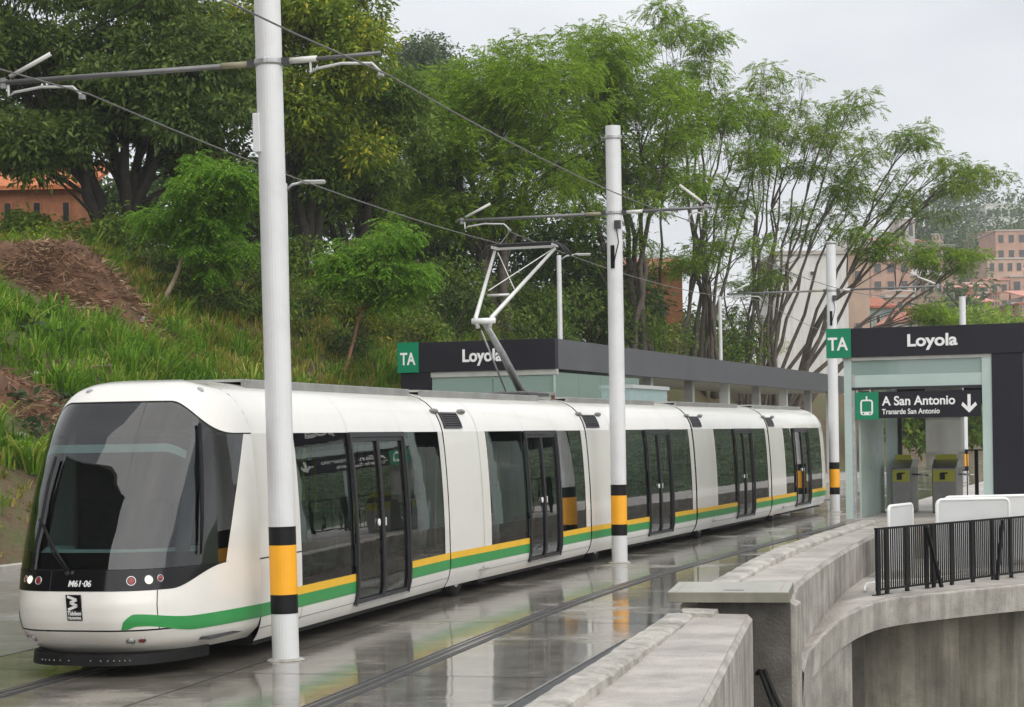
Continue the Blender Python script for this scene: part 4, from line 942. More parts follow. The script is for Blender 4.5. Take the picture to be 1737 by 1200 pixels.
def ring(cx, cz, w, h, r, wd):
    m = MB(); o = []; i = []
    for k, (sx, sz) in enumerate(((1, 1), (-1, 1), (-1, -1), (1, -1))):
        for q in range(5):
            a = HP*k+HP*q/4; o.append((cx+sx*(w/2-r)+r*math.cos(a), cz+sz*(h/2-r)+r*math.sin(a))); i.append((cx+sx*(w/2-r)+(r-wd)*math.cos(a), cz+sz*(h/2-r)+(r-wd)*math.sin(a)))
    n = len(o)
    for k in range(n): k2 = (k+1) % n; m.quad((o[k][0], -.016, o[k][1]), (o[k2][0], -.016, o[k2][1]), (i[k2][0], -.016, i[k2][1]), (i[k][0], -.016, i[k][1]))
    return m
m = ring(.45, 2.20, .25, .31, .06, .032); m.quad((.345, -.0165, 2.05), (.555, -.0165, 2.05), (.555, -.0165, 2.115), (.345, -.0165, 2.115)); m.quad((.435, -.016, 2.35), (.465, -.016, 2.35), (.465, -.016, 2.42), (.435, -.016, 2.42)); m.build('tram_pictogram', LETTER, DSN)
m = MB()
for x in (.385, .515): m.lathe((x, -.016, 2.082), ((.018, 0), (.018, .003)), 10, (0, -1, 0))
m.build('pictogram_lamps', SIGNG, DSN)
LIME = mat('lime_panel', (.26, .27, .008), .35, var=.06)
def gate(label, x, y, w, dark):
    t = thing('ticket_gate', label, 'ticket gate', Matrix.Translation(KI.location) @ Matrix.Rotation(-thr, 4, 'Z') @ Vector((x, y, 0)), -thr, 'steel ticket gates in the entrance')
    MB().box(-w/2, w/2, 0, 1.1, 0, .95).build('cabinet', mat('gate_steel', (.17, .17, .165), .35, metal=.5, var=.15), t, bevel=.02)
    m = MB(); m.v = [(-w/2, -.0, .95), (w/2, 0, .95), (w/2, 1.1, .95), (-w/2, 1.1, .95), (-w/2, .35, 1.12), (w/2, .35, 1.12), (w/2, 1.1, 1.12), (-w/2, 1.1, 1.12)]; m.f = [(0, 1, 5, 4), (4, 5, 6, 7), (1, 2, 6, 5), (0, 4, 7, 3), (2, 3, 7, 6)]
    m.build('sloped_top', STEEL, t)
    MB().box(-w/2+.03, w/2-.03, -.012, -.001, .66, .90).build('lime_front', LIME, t); MB().box(-w/2+.03, w/2-.03, .33, .345, .97, 1.22).build('lime_reader', LIME, t)
    MB().box(-.09, .02, -.018, -.013, .70, .84).build('reader_symbol', BLACKP, t); MB().box(-.06, .08, -.018, -.013, .82, .85).build('reader_symbol', BLACKP, t)
    MB().tube([(w/2, .5, .8), (w/2+.3, .45, .78)], .02, 8).build('turnstile_arm', STEEL, t, smooth=True)
gate('steel ticket gate with lime panel under the direction sign arrow', 1.62, 2.4, .5, 0)
gate('narrow steel ticket gate against the frosted glass wall of the entrance', .72, 2.5, .40, 0)
kw = lambda x, y, z: Matrix.Translation(KI.location) @ Matrix.Rotation(-thr, 4, 'Z') @ Vector((x, y, z))
railing('platform_railing', 'dark railing on the platform behind the ticket gates', kw(.9, 7.5, 0), kw(4.2, 6.2, 0), 1.25, .22, [.0, .9, 1.8, 2.7, 3.5], feet=False)
# ================================================================== HILLSIDE AND GREENERY
HA = Vector((-9.0, 33.83)); HT = math.radians(20.5); HTX, HTY = math.sin(HT), math.cos(HT)
def sd_of(x, y): dx = x-HA.x; dy = y-HA.y; return dx*HTX+dy*HTY, -dx*HTY+dy*HTX
def hxy(s, d): return HA.x+s*HTX-d*HTY, HA.y+s*HTY+d*HTX
def vnoise(x, y):
    return (math.sin(x*.9+1.3*math.sin(y*.7))+math.sin(y*1.1+1.7*math.sin(x*.5+2))+.5*math.sin(x*2.3+y*1.9)+.5*math.sin(x*3.1-y*2.7+1))/3
def hill_sd(s, d):
    if d <= 0: return -.05+min(0, d)*.02
    cap = lerp(9.6, 7.0, ss((s-14)/40)); k = lerp(.8, 1.35, ss((s-15)/25))
    return cap*math.tanh(k*d/cap)+vnoise(s, d)*.28*min(1, d/2)
def hill(x, y): return hill_sd(*sd_of(x, y))
def hill_hit(px, py, lo=34, hi=140):
    d = ray(px, py); y = lo
    while y < hi:
        t = y/d[1]; x = d[0]*t; z = H+d[2]*t
        if sd_of(x, y)[1] > 0 and hill(x, y) >= z: return Vector((x, y, hill(x, y)))
        y += .1
    t = hi/d[1]; return Vector((d[0]*t, hi, hill(d[0]*t, hi)))
def foot(px, y):
    x = ray(px, 600)[0]/F*y; return Vector((x, y, max(0, hill(x, y))))
def hillmat():
    m = bpy.data.materials.new('hillside_soil'); m.use_nodes = True; t = m.node_tree; N = t.nodes; L = t.links; b = N['Principled BSDF']; b.inputs['Roughness'].default_value = .9
    tc = N.new('ShaderNodeTexCoord'); n1 = N.new('ShaderNodeTexNoise'); n1.inputs['Scale'].default_value = .45; n1.inputs['Detail'].default_value = 9; n1.inputs['Roughness'].default_value = .7; L.new(tc.outputs['Object'], n1.inputs['Vector'])
    rp = N.new('ShaderNodeValToRGB'); e = rp.color_ramp.elements; e[0].position = .35; e[0].color = (.085, .045, .022, 1); e[1].position = .62; e[1].color = (.07, .10, .025, 1); x = e.new(.48); x.color = (.12, .085, .045, 1)
    L.new(n1.outputs['Fac'], rp.inputs['Fac']); L.new(rp.outputs[0], b.inputs['Base Color'])
    n2 = N.new('ShaderNodeTexNoise'); n2.inputs['Scale'].default_value = 7; n2.inputs['Detail'].default_value = 8; L.new(tc.outputs['Object'], n2.inputs['Vector'])
    bp = N.new('ShaderNodeBump'); bp.inputs['Distance'].default_value = .12; L.new(n2.outputs['Fac'], bp.inputs['Height']); L.new(bp.outputs[0], b.inputs['Normal']); return m
rows = []; ds = [-.3, 0]+list(np.arange(.35, 14, .35))+list(np.arange(14, 70, 2.0))
for s in list(np.arange(-45, 60, .5))+list(np.arange(60, 150, 3.0)): rows.append([(*hxy(s, d), hill_sd(s, d)) for d in ds])
m = MB(); m.grid(rows); tag(m.build('hillside', hillmat(), smooth=True), kind='structure')
rng = np.random.default_rng(11)
# ---- leaves
def unit(a): return a/np.maximum(1e-9, np.linalg.norm(a, axis=1, keepdims=True))
def rhomb(p, d, n, L, W):
    """one leaf blade per row: p base, d direction, n rough normal"""
    sdv = unit(np.cross(d, n)); L = np.asarray(L).reshape(-1, 1); W = np.asarray(W).reshape(-1, 1); k = len(p)
    mid = p+d*L*.45+unit(np.cross(sdv, d))*L*.06
    V = np.stack([p, mid-sdv*W*.5, p+d*L-np.array([[0, 0, 1]])*L*.12, mid+sdv*W*.5], 1).reshape(-1, 3)
    return V, np.arange(4*k).reshape(-1, 4)
def fronds(p, d, L, n_pair=5, lw=.16):
    """feathery compound leaves: pairs of narrow leaflets along a drooping rachis"""
    k = len(p); up = np.tile([[0, 0, 1.]], (k, 1)); sdv = unit(np.cross(d, up)+1e-6); P_, D_, N_, LL, WW = [], [], [], [], []
    L = np.asarray(L).reshape(-1, 1)
    for i in range(n_pair):
        t = (i+.7)/n_pair; q = p+d*L*t-up*L*.28*t*t
        for s in (-1, 1):
            dd = unit(sdv*s+d*.55-up*(.10+.25*t)+rng.normal(0, .12, (k, 3)))
            P_.append(q); D_.append(dd); N_.append(up+rng.normal(0, .25, (k, 3))); LL.append(L[:, 0]*(.48-.22*abs(t-.4))); WW.append(L[:, 0]*lw)
    return rhomb(np.concatenate(P_), np.concatenate(D_), unit(np.concatenate(N_)), np.concatenate(LL), np.concatenate(WW))
def bez(a, b, c, n): return [a*(1-t)**2+b*2*t*(1-t)+c*t*t for t in [i/n for i in range(n+1)]]
def crown_leaves(C, n_per, style, size, flat, droop, hollow=.35):
    """leaves spread through each clump's volume, denser outwards"""
    k = len(C); n = (n_per*np.clip((C[:, 3]/C[:, 3].mean())**2, .4, 2.2)).astype(int); idx = np.repeat(np.arange(k), n); N = len(idx)
    v = unit(rng.normal(size=(N, 3))); r = (hollow+(1-hollow)*rng.random(N))**.7
    lump = 1+.35*np.sin(v[:, 0]*5+idx)*np.sin(v[:, 1]*4+idx*2)*np.sin(v[:, 2]*5+idx*3)
    p = C[idx, :3]+v*(r*lump*C[idx, 3])[:, None]*np.array([[1, 1, flat]])
    d = unit(v*np.array([[1, 1, .5]])+rng.normal(0, .55, (N, 3))-np.array([[0, 0, droop]]))
    L = size*rng.uniform(.7, 1.35, N)
    if style == 'frond': return fronds(p, d, L)
    return rhomb(p, d, unit(rng.normal(0, .6, (N, 3))+np.array([[0, 0, 1.]])), L, L*.42)
def tree(name, label, base, C, stems, lm, bm, n_per=260, style='rhomb', size=.17, flat=.65, droop=.25, r0=.2, group=None, twigs=5, spread=.4, cat='tree', hollow=.35, arch=.12, low=3):
    base = Vector(base); C = np.asarray(C, float); r = random.Random(hash(label) % 1000 if False else len(label)*7+len(C))
    t = thing(name, label, cat, base, 0, group); wood = MB()
    order = np.argsort(C[:, 0]+C[:, 1]*.15+rng.normal(0, .3, len(C))); groups = np.array_split(order, max(1, min(stems, len(C))))
    for gi, g in enumerate(groups):
        if not len(g): continue
        cen = Vector(C[g, :3].mean(0)); Ln = (cen-base).length; b0 = base+Vector((r.uniform(-spread, spread), r.uniform(-spread, spread), -.3))
        mid = base+(cen-base)*.5+Vector((r.uniform(-.06, .06)*Ln, r.uniform(-.06, .06)*Ln, arch*Ln)); mid.x = lerp(mid.x, b0.x, .35)
        tip = cen+Vector((0, 0, .02*Ln)); path = bez(b0, mid, tip, 10)
        for i in range(1, 10): path[i] = path[i]+Vector((r.uniform(-1, 1), r.uniform(-1, 1), r.uniform(-.5, .5)))*.018*Ln
        rs = [r0*(1-.78*i/10) for i in range(11)]; wood.tube(path, rs, 8)
        for ci in g:
            c = Vector(C[ci, :3]); rad = C[ci, 3]
            best = min(range(low, 11), key=lambda i: (path[i]-c).length+ (1.5 if path[i].z > c.z else 0)+i*.02*Ln); best = max(low-1, best-1); a = path[best]; dl = (c-a).length
            q = bez(a, a*.5+c*.5+Vector((r.uniform(-.1, .1)*dl, r.uniform(-.1, .1)*dl, .14*dl)), c, 5); ra = min(rs[best]*.55, .02+.016*dl)
            wood.tube(q, [ra*(1-.75*i/5) for i in range(6)], 5, False)
            for k in range(twigs):
                v = Vector((r.gauss(0, 1), r.gauss(0, 1), r.gauss(.3, .8))).normalized()*rad*r.uniform(.6, 1.05); v.z *= flat; s0 = q[r.choice((3, 4, 5))]
                wood.tube([s0, s0*.5+(c+v)*.5+Vector((0, 0, .08*rad)), c+v], [ra*.3+.004, .007, .004], 3, False)
    wood.build('trunk', bm, t, True, smooth=True)
    V, Q = crown_leaves(C, n_per, style, size, flat, droop, hollow)
    np_mesh('crown', V, Q, lm, t, True)
    return t
def px_clumps(ells, y0, dy, rad, seed, jit=.3):
    """clump centres inside picture ellipses (px, py, rx, ry, count), spread over a real depth"""
    r = random.Random(seed); out = []
    for cx, cy, rx, ry, n in ells:
        for i in range(n):
            a = r.uniform(0, 2*math.pi); q = math.sqrt(r.random()); y = y0+r.uniform(-dy, dy)
            p = P(cx+rx*q*math.cos(a), cy+ry*q*math.sin(a), y); out.append((p.x, p.y, p.z, rad*r.uniform(1-jit, 1+jit)))
    return np.array(out)
BARKD = mat('dark_bark', (.030, .026, .021), .9, var=.4, scale=5, bump=.6, bscale=25); BARKG = mat('grey_brown_bark', (.10, .083, .065), .85, var=.35, scale=5, bump=.5, bscale=25); BARKY = mat('pale_sapling_bark', (.25, .20, .13), .8, var=.3)
LD = leaf('leaf_dark_green', (0.057, 0.105, 0.026), (0.178, 0.253, 0.050)); LM = leaf('leaf_mid_green', (0.062, 0.123, 0.024), (0.213, 0.307, 0.043)); LO = leaf('leaf_olive_yellow', (0.095, 0.164, 0.020), (0.296, 0.366, 0.036), (0.499, 0.455, 0.036))
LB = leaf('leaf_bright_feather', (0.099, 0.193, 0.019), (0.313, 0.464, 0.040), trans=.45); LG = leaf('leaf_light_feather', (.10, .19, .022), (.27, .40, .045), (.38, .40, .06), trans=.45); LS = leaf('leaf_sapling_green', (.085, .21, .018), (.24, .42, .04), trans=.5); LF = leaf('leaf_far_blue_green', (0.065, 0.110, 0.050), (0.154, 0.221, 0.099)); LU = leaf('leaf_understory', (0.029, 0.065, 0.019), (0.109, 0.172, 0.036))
G1 = 'trees on the embankment'
yb = 62
tree('broad_tree', 'huge dark green tree with spreading black limbs above the earth mound', foot(205, 63), px_clumps([(150, 60, 190, 90, 34), (60, 150, 130, 120, 22), (300, 110, 120, 110, 26), (190, 190, 150, 70, 20), (-90, 120, 120, 140, 16), (110, -60, 200, 60, 16), (380, 210, 60, 80, 10), (50, 255, 70, 30, 8), (330, 270, 70, 50, 8)], 63, 3.5, 1.0, 1), 8, LD, BARKD, 520, size=.23, r0=.24, group=G1, spread=.9)
tree('olive_tree', 'tall olive and yellow tinged tree rising behind the pole at the tram cab', foot(520, 67), px_clumps([(470, 40, 100, 70, 18), (570, 50, 70, 70, 16), (520, 130, 120, 60, 20), (420, 110, 70, 70, 12), (530, -40, 110, 50, 12), (560, 230, 90, 60, 12)], 67, 3, .95, 2), 5, LO, BARKD, 480, size=.21, r0=.2, group=G1)
tree('green_tree', 'dense mid green tree filling the slope left of the feathery trees', foot(610, 69), px_clumps([(560, 260, 100, 70, 16), (640, 210, 70, 70, 14), (620, 320, 100, 60, 14), (500, 330, 80, 60, 10), (660, 140, 50, 40, 6)], 69, 3, .95, 3), 5, LM, BARKD, 430, size=.20, r0=.18, group=G1)
tree('feathery_tree', 'bright green feathery tree overhanging the pantograph', foot(840, 75), px_clumps([(800, 130, 90, 50, 14), (880, 120, 70, 55, 12), (760, 210, 90, 60, 16), (860, 220, 110, 60, 18), (720, 300, 80, 60, 12), (880, 310, 100, 60, 16), (790, 340, 90, 45, 10), (940, 170, 60, 60, 10)], 75, 3.5, 1.15, 4), 7, LB, BARKG, 105, 'frond', .36, .5, .3, .2, G1, spread=.8)
tree('feathery_tree', 'bright feathery tree behind the pole with the black hatch', foot(1075, 84), px_clumps([(1030, 90, 60, 40, 9), (1000, 170, 70, 60, 13), (1080, 150, 80, 60, 15), (1060, 240, 110, 60, 16), (990, 300, 70, 60, 10), (1110, 310, 70, 50, 9), (1010, 400, 60, 40, 6)], 84, 3, 1.15, 5), 7, LB, BARKG, 105, 'frond', .36, .5, .3, .17, G1, spread=1.0)
tree('multi_stem_tree', 'airy many stemmed tree with thin bare topmost twigs beside the dense feathery ones', foot(1180, 92), px_clumps([(1120, 40, 40, 35, 5), (1165, 85, 50, 50, 6), (1190, 170, 70, 60, 14), (1150, 240, 60, 50, 9), (1250, 230, 60, 60, 9), (1190, 330, 80, 40, 8), (1150, 430, 70, 35, 7), (1250, 400, 60, 35, 6), (1210, 80, 20, 20, 2)], 92, 3, 1.05, 6), 12, LB, BARKG, 70, 'frond', .36, .36, .3, .12, G1, spread=1.5, twigs=8, arch=.05)
tree('multi_stem_tree', 'sparse many stemmed tree in front of the white building', foot(1275, 97), px_clumps([(1330, 130, 50, 25, 5), (1290, 190, 60, 50, 9), (1350, 200, 50, 50, 7), (1330, 270, 70, 40, 8), (1400, 220, 50, 50, 7), (1440, 180, 40, 35, 5), (1260, 470, 70, 30, 7), (1340, 380, 60, 35, 4), (1230, 520, 60, 30, 5)], 97, 3, .95, 7), 13, LG, BARKG, 52, 'frond', .36, .34, .3, .11, G1, spread=1.6, twigs=9, arch=.04)
tree('leaning_tree', 'thin tree leaning out over the far houses with drooping green sprays', foot(1305, 99), px_clumps([(1430, 280, 50, 40, 6), (1500, 240, 50, 30, 6), (1480, 320, 60, 35, 6), (1560, 230, 45, 20, 4), (1590, 290, 60, 30, 7), (1640, 275, 40, 18, 4), (1540, 350, 60, 25, 4), (1420, 350, 50, 30, 4), (1670, 300, 30, 10, 3), (1600, 325, 60, 15, 4)], 99, 2.5, 1.0, 8), 9, LG, BARKG, 50, 'frond', .36, .32, .35, .12, G1, spread=1.2, twigs=8, arch=.10)
tree('leaning_tree', 'low tree limb reaching sideways over the roof toward the entrance', foot(1312, 97), px_clumps([(1480, 395, 60, 18, 5), (1560, 420, 60, 20, 6), (1640, 432, 45, 10, 4), (1590, 450, 60, 14, 5), (1500, 430, 50, 25, 4), (1560, 530, 50, 12, 6), (1600, 545, 40, 10, 4)], 97, 1.5, .7, 9), 4, LB, BARKG, 55, 'frond', .34, .3, .3, .17, G1, spread=.5, twigs=6, arch=.02)
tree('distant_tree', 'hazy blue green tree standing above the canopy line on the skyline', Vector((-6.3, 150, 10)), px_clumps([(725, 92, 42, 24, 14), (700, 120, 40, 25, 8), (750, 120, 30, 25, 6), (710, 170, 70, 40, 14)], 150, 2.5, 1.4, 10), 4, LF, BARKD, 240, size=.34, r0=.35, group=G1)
# saplings
tree('sapling', 'bright green sapling with slanting trunk beside the earth mound', hill_hit(272, 522, 34), px_clumps([(350, 300, 60, 40, 12), (320, 360, 65, 50, 14), (390, 340, 45, 60, 12), (380, 430, 55, 40, 9)], 56, 1.2, .46, 12, .5), 1, LS, BARKY, 62, 'frond', .34, .55, .75, .09, 'saplings on the embankment', spread=.05, twigs=4, arch=0, low=7, hollow=.1)
tree('sapling', 'bright green sapling with thin reddish trunk above the station sign', hill_hit(578, 640, 34), px_clumps([(640, 410, 50, 30, 9), (610, 450, 55, 40, 11), (680, 455, 42, 45, 11), (650, 490, 60, 25, 6)], 58, 1.2, .46, 13, .5), 1, LS, mat('reddish_sapling_bark', (.20, .10, .055), .8, var=.3), 62, 'frond', .34, .55, .75, .07, 'saplings on the embankment', spread=.05, twigs=4, arch=0, low=7, hollow=.1)
# undergrowth
SH = [(330, 500, 60, 40, LU, 'dark'), (400, 470, 60, 60, LU, 'dark'), (440, 520, 60, 40, LM, 'mid'), (520, 500, 70, 50, LM, 'mid'), (480, 410, 60, 70, LU, 'dark'), (600, 540, 60, 40, LO, 'olive'), (690, 560, 70, 40, LM, 'mid'), (560, 590, 50, 25, LU, 'dark'), (760, 530, 70, 50, LU, 'dark'), (840, 550, 70, 40, LM, 'mid'), (920, 540, 60, 50, LU, 'dark'), (1000, 550, 60, 40, LM, 'mid'), (1090, 580, 50, 30, LB, 'bright'), (1150, 570, 50, 35, LB, 'bright'), (1230, 590, 50, 30, LM, 'mid'), (1290, 590, 40, 35, LO, 'olive'), (60, 420, 50, 25, LO, 'olive'), (700, 470, 60, 60, LU, 'dark'), (270, 430, 50, 60, LU, 'dark'), (150, 380, 60, 40, LU, 'dark'), (15, 356, 55, 42, LO, 'olive'), (118, 350, 42, 55, LM, 'mid')]
WHERE = ['below the slanting sapling', 'behind the slanting sapling trunk', 'against the grass behind the cab pole', 'right of the cab pole', 'deep behind the cab pole', 'below the reddish sapling', 'above the green station badge', 'low on the grass beside the station badge', 'left of the pantograph', 'behind the pantograph arm', 'behind the lamp by the pantograph', 'between lamp and hatch pole', 'below the brick house', 'right of the hatch pole', 'behind the second lamp post', 'beside the white building', 'at the foot of the orange house', 'behind the reddish sapling', 'beside the earth mound', 'under the huge dark tree', 'in front of the orange roofed house', 'beside the orange roofed house wall']
for i, (cx, cy, rx, ry, lm, kind) in enumerate(SH):
    b = hill_hit(cx, cy+ry*.9, 36); sc_ = b.y/F
    C = []
    r = random.Random(i+50)
    for k in range(12):
        a = r.uniform(0, 6.28); q = math.sqrt(r.random()); C.append((b.x+rx*sc_*q*math.cos(a), b.y+.8+r.uniform(-.9, .9), b.z+ry*sc_*(.9+q*math.sin(a)*.9), .55*r.uniform(.7, 1.3)))
    tree('shrub', f'{kind} green bushy shrub {WHERE[i]}', b, C, 4, lm, BARKD, 150, size=.15, r0=.05, group='shrubs on the embankment', cat='shrub', spread=.3, twigs=3, flat=.8)
# thicket behind: reads as one mass
C = px_clumps([(160, 340, 110, 60, 26), (300, 350, 100, 90, 26), (430, 340, 100, 100, 26), (560, 400, 110, 90, 28), (690, 420, 110, 90, 28), (820, 450, 100, 90, 26), (930, 470, 90, 90, 22), (1030, 500, 80, 70, 16)], 88, 4, 1.5, 33)
C2 = px_clumps([(1100, 560, 90, 40, 12), (1220, 575, 80, 30, 10)], 108, 3, 1.3, 34); C = np.concatenate([C, C2])
V, Q = crown_leaves(np.array(C), 190, 'rhomb', .34, .8, .2, .3)
tag(np_mesh('thicket', V, Q, LU), 'dark dense thicket filling the hilltop behind the trees', 'thicket', kind='stuff')
C = np.concatenate([px_clumps(e, y_, 1.5, .8, 60+i, .4) for i, (e, y_) in enumerate((([(440, 450, 60, 45, 12), (520, 460, 60, 45, 14), (590, 490, 60, 45, 12)], 66), ([(680, 500, 60, 50, 14), (760, 510, 70, 50, 16)], 71), ([(850, 520, 70, 50, 16), (930, 530, 60, 45, 13)], 77), ([(1010, 550, 60, 40, 12), (1090, 560, 60, 40, 12)], 85), ([(1170, 575, 60, 35, 10), (1250, 580, 50, 30, 8)], 95), ([(100, 400, 70, 25, 10), (10, 395, 40, 25, 6), (230, 420, 60, 35, 10)], 62)))])
V, Q = crown_leaves(C, 230, 'rhomb', .19, .85, .3, .3)
tag(np_mesh('undergrowth', V, Q, LM), 'tangled green undergrowth hiding the feet of the trees', 'undergrowth', kind='stuff')
# grass --------------------------------------------------------------
def grass(name, label, pts, hts, mt, bend=.55, blades=13, width=.018, rad=.16):
    k = len(pts)*blades; base = np.repeat(np.array(pts), blades, 0); h = np.repeat(np.array(hts), blades)*rng.uniform(.3, .9, k)
    a = rng.uniform(0, 2*np.pi, k); q = rad*np.sqrt(rng.random(k)); base = base+np.stack([q*np.cos(a), q*np.sin(a), np.zeros(k)-.04], 1)
    d = np.stack([np.cos(a), np.sin(a), np.zeros(k)], 1); bn = (bend*rng.uniform(.25, 1.5, k)*h)[:, None]; sdv = np.stack([-np.sin(a), np.cos(a), np.zeros(k)], 1)*width*rng.uniform(.7, 1.5, k)[:, None]
    up = np.array([[0, 0, 1.]])*h[:, None]
    p1 = base+up*.5+d*bn*.25; p2 = base+up*.85+d*bn*.7; p3 = base+up*(.95-.25*np.clip(bn/h[:, None], 0, 1))+d*bn*1.15
    V = np.stack([base-sdv, base+sdv, p1+sdv*.9, p1-sdv*.9, p2+sdv*.6, p2-sdv*.6, p3+sdv*.08, p3-sdv*.08], 1).reshape(-1, 3)
    o = np.arange(k)[:, None]*8; Q = np.concatenate([o+np.array([[0, 1, 2, 3]]), o+np.array([[3, 2, 4, 5]]), o+np.array([[5, 4, 6, 7]])], 0)
    return tag(np_mesh(name, V, Q, mt), label, 'grass', kind='stuff')
GA = leaf('grass_fresh', (.07, .16, .015), (.22, .40, .035), (.45, .45, .11), trans=.4); GB = leaf('grass_dry', (.16, .18, .03), (.40, .36, .07), (.52, .40, .16), trans=.35)
MOUND = hill_hit(115, 500); DIRT = hill_hit(30, 690, 33.5)
ga, gah, gb, gbh, gc, gch = [], [], [], [], [], []
r = random.Random(21)
for i in range(20000):
    s = r.uniform(-16, 46); d = r.uniform(.25, 19); x, y = hxy(s, d); z = hill_sd(s, d); n = vnoise(s*1.7+5, d*1.7)
    if s < 3.5 and d < 4.2 and n < .45:
        if r.random() < .4: gb.append((x, y, z)); gbh.append(r.uniform(.12, .45))
        continue
    if (Vector((x, y))-DIRT.xy).length < 1.7: continue
    if (Vector((x, y))-MOUND.xy).length < 2.0: continue
    if d < 1.2 and r.random() < .5: continue
    if n < -.62 and s < 12: continue
    if s > 17+n*3:
        (gb if r.random() < .62 else ga).append((x, y, z)); (gbh if len(gb)+len(ga) and gb and gb[-1] == (x, y, z) else gah).append(r.uniform(.3, .75))
    else: ga.append((x, y, z)); gah.append(r.uniform(.35, .95)*(1.15 if n > 0 else .8))
grass('long_grass', 'long fresh green grass covering the embankment', ga, gah, GA); grass('dry_grass', 'yellowing dry grass on the slope beside the station badge', gb, gbh, GB)
ta = [ga[i] for i in r.sample(range(len(ga)), 420)]; grass('tussock_grass', 'tall arching tussocks standing out of the green embankment grass', ta, [r.uniform(.8, 1.35) for _ in ta], GA, 1.0, 36, .024, .22)
# earth mound and dirt bank -----------------------------------------
SOIL = mat('red_brown_soil', (.13, .065, .035), .95, var=.45, scale=2.2, bump=1.0, bscale=9, dirt=((.05, .03, .02), .7, 1.3)); STRAW = leaf('dead_straw', (.11, .06, .035), (.33, .20, .12), (.48, .36, .24), trans=.1)
def heap(name, label, c, rx, ry, h, seed, cat='mound', straws=9000):
    m = MB(); rows = []; r = random.Random(seed)
    for i in range(13):
        q = i/12; row = []
        for j in range(40):
            a = 2*math.pi*j/40; k = 1+.18*math.sin(a*3+seed)+.1*math.sin(a*7); x = c.x+rx*k*q*math.cos(a); y = c.y+ry*k*q*math.sin(a)
            row.append((x, y, hill(x, y)-.12+h*(1-q*q)**1.1*(1+.25*vnoise(x*3, y*3))+r.uniform(-.05, .05)))
        rows.append(row)
    m.grid(rows, closed=True); t = thing(name, label, cat, c); m.build('soil', SOIL, t, True, smooth=True)
    k = straws; a = rng.uniform(0, 6.28, k); q = np.sqrt(rng.random(k))*1.2; p = []
    for i in range(k):
        x = c.x+rx*q[i]*math.cos(a[i]); y = c.y+ry*q[i]*math.sin(a[i]); p.append((x, y, hill(x, y)-.1+h*max(0, 1-q[i]**2)**1.1+(.1 if q[i] > .9 else 0)))
    d = unit(rng.normal(0, 1, (k, 3))*np.array([[1, 1, .35]])+np.array([[0, -.2, .12]])); L = rng.uniform(.1, .35, k)+.5*rng.random(k)**5
    V, Q = rhomb(np.array(p), d, unit(rng.normal(size=(k, 3))), L, np.full(k, .035)); tag(np_mesh('dead_straw', V, Q, STRAW, t, True), kind='stuff'); return t
heap('earth_mound', 'brown earth and straw mound on top of the grassy slope', MOUND+Vector((-.2, .6, -.2)), 2.5, 1.4, 1.4, 4)
heap('dirt_bank', 'crumbling red brown dirt bank with weeds beside the tram cab', DIRT+Vector((-.3, .2, -.1)), 1.9, 1.0, .6, 6, 'dirt bank', 2200)
# broad leaved weeds on the dirt bank
WEED = leaf('weed_grey_green', (.03, .06, .025), (.09, .15, .06)); r = random.Random(8)
for i, (px, py) in enumerate(((30, 560), (85, 585), (20, 690), (70, 740), (110, 690))):
    b = hill_hit(px, py, 33.5); t = thing('weed_plant', ['broad leaved weed at the top of the dirt bank', 'broad leaved weed at the edge of grass and dirt bank', 'grey green weed halfway down the dirt bank', 'low weed at the bottom of the dirt bank', 'small weed close to the windscreen edge on the dirt bank'][i], 'plant', b, 0, 'weeds on the dirt bank'); n = 46
    p = np.array([(b.x+r.gauss(0, .28), b.y+r.gauss(0, .2), b.z+r.uniform(0, .3)) for _ in range(n)]); d = unit(rng.normal(0, 1, (n, 3))*np.array([[1, 1, .4]])+np.array([[0, -.2, .3]]))
    V, Q = rhomb(p, d, unit(rng.normal(0, .4, (n, 3))+np.array([[0, 0, 1.]])), rng.uniform(.16, .34, n), rng.uniform(.09, .18, n)); np_mesh('leaves', V, Q, WEED, t, True)
    m = MB(); [m.tube([b, Vector(p[k])], .006, 4) for k in range(0, n, 4)]; m.build('stalks', BARKY, t, True)
ROCK = mat('pale_grey_rock', (.33, .32, .30), .8, var=.3, scale=4, bump=.6, bscale=20)
for i, (px, py, sz) in enumerate(((22, 668, .17), (60, 640, .10), (35, 745, .12), (150, 478, .14), (175, 492, .12), (238, 548, .16), (118, 655, .09))):
    c = hill_hit(px, py, 33.5)+Vector((0, -.05, sz*.5)); m = MB(); r = random.Random(i); rows = []
    for a in range(6): rows.append([c+Vector((sz*math.sin(math.pi*a/5)*math.cos(b)*r.uniform(.8, 1.2), sz*math.sin(math.pi*a/5)*math.sin(b)*r.uniform(.8, 1.2), sz*.7*math.cos(math.pi*a/5))) for b in [6.283*k/9 for k in range(9)]])
    m.grid(rows, closed=True); tag(m.build('stone', ROCK), ['pale stone lying on the dirt bank', 'small stone near the top of the dirt bank', 'stone at the bottom of the dirt bank', 'stone on the front of the earth mound', 'stone low on the front of the earth mound', 'stone at the foot of the slanting sapling', 'little stone at the windscreen side of the dirt bank'][i], 'stone', 'stones on the embankment')
# fallen canes
for i, (a, b) in enumerate((((140, 545), (220, 700)), ((195, 640), (130, 655)), ((575, 650), (610, 540)), ((505, 480), (520, 580)))):
    pa = hill_hit(*a, 33.5)+Vector((0, -.3, .25)); pb = hill_hit(*b, 33.5)+Vector((0, -.3, .25))
    tag(MB().tube([pa, lerp(pa, pb, .5)+Vector((0, 0, .08)), pb], [.022, .018, .01], 6).build('dry_cane', BARKY, smooth=True), ['dry cane lying down the dirt bank', 'short dry cane across the dirt bank', 'dry cane stuck in the grass beside the station badge', 'dry cane bent behind the cab pole'][i], 'cane', 'dry canes on the embankment')

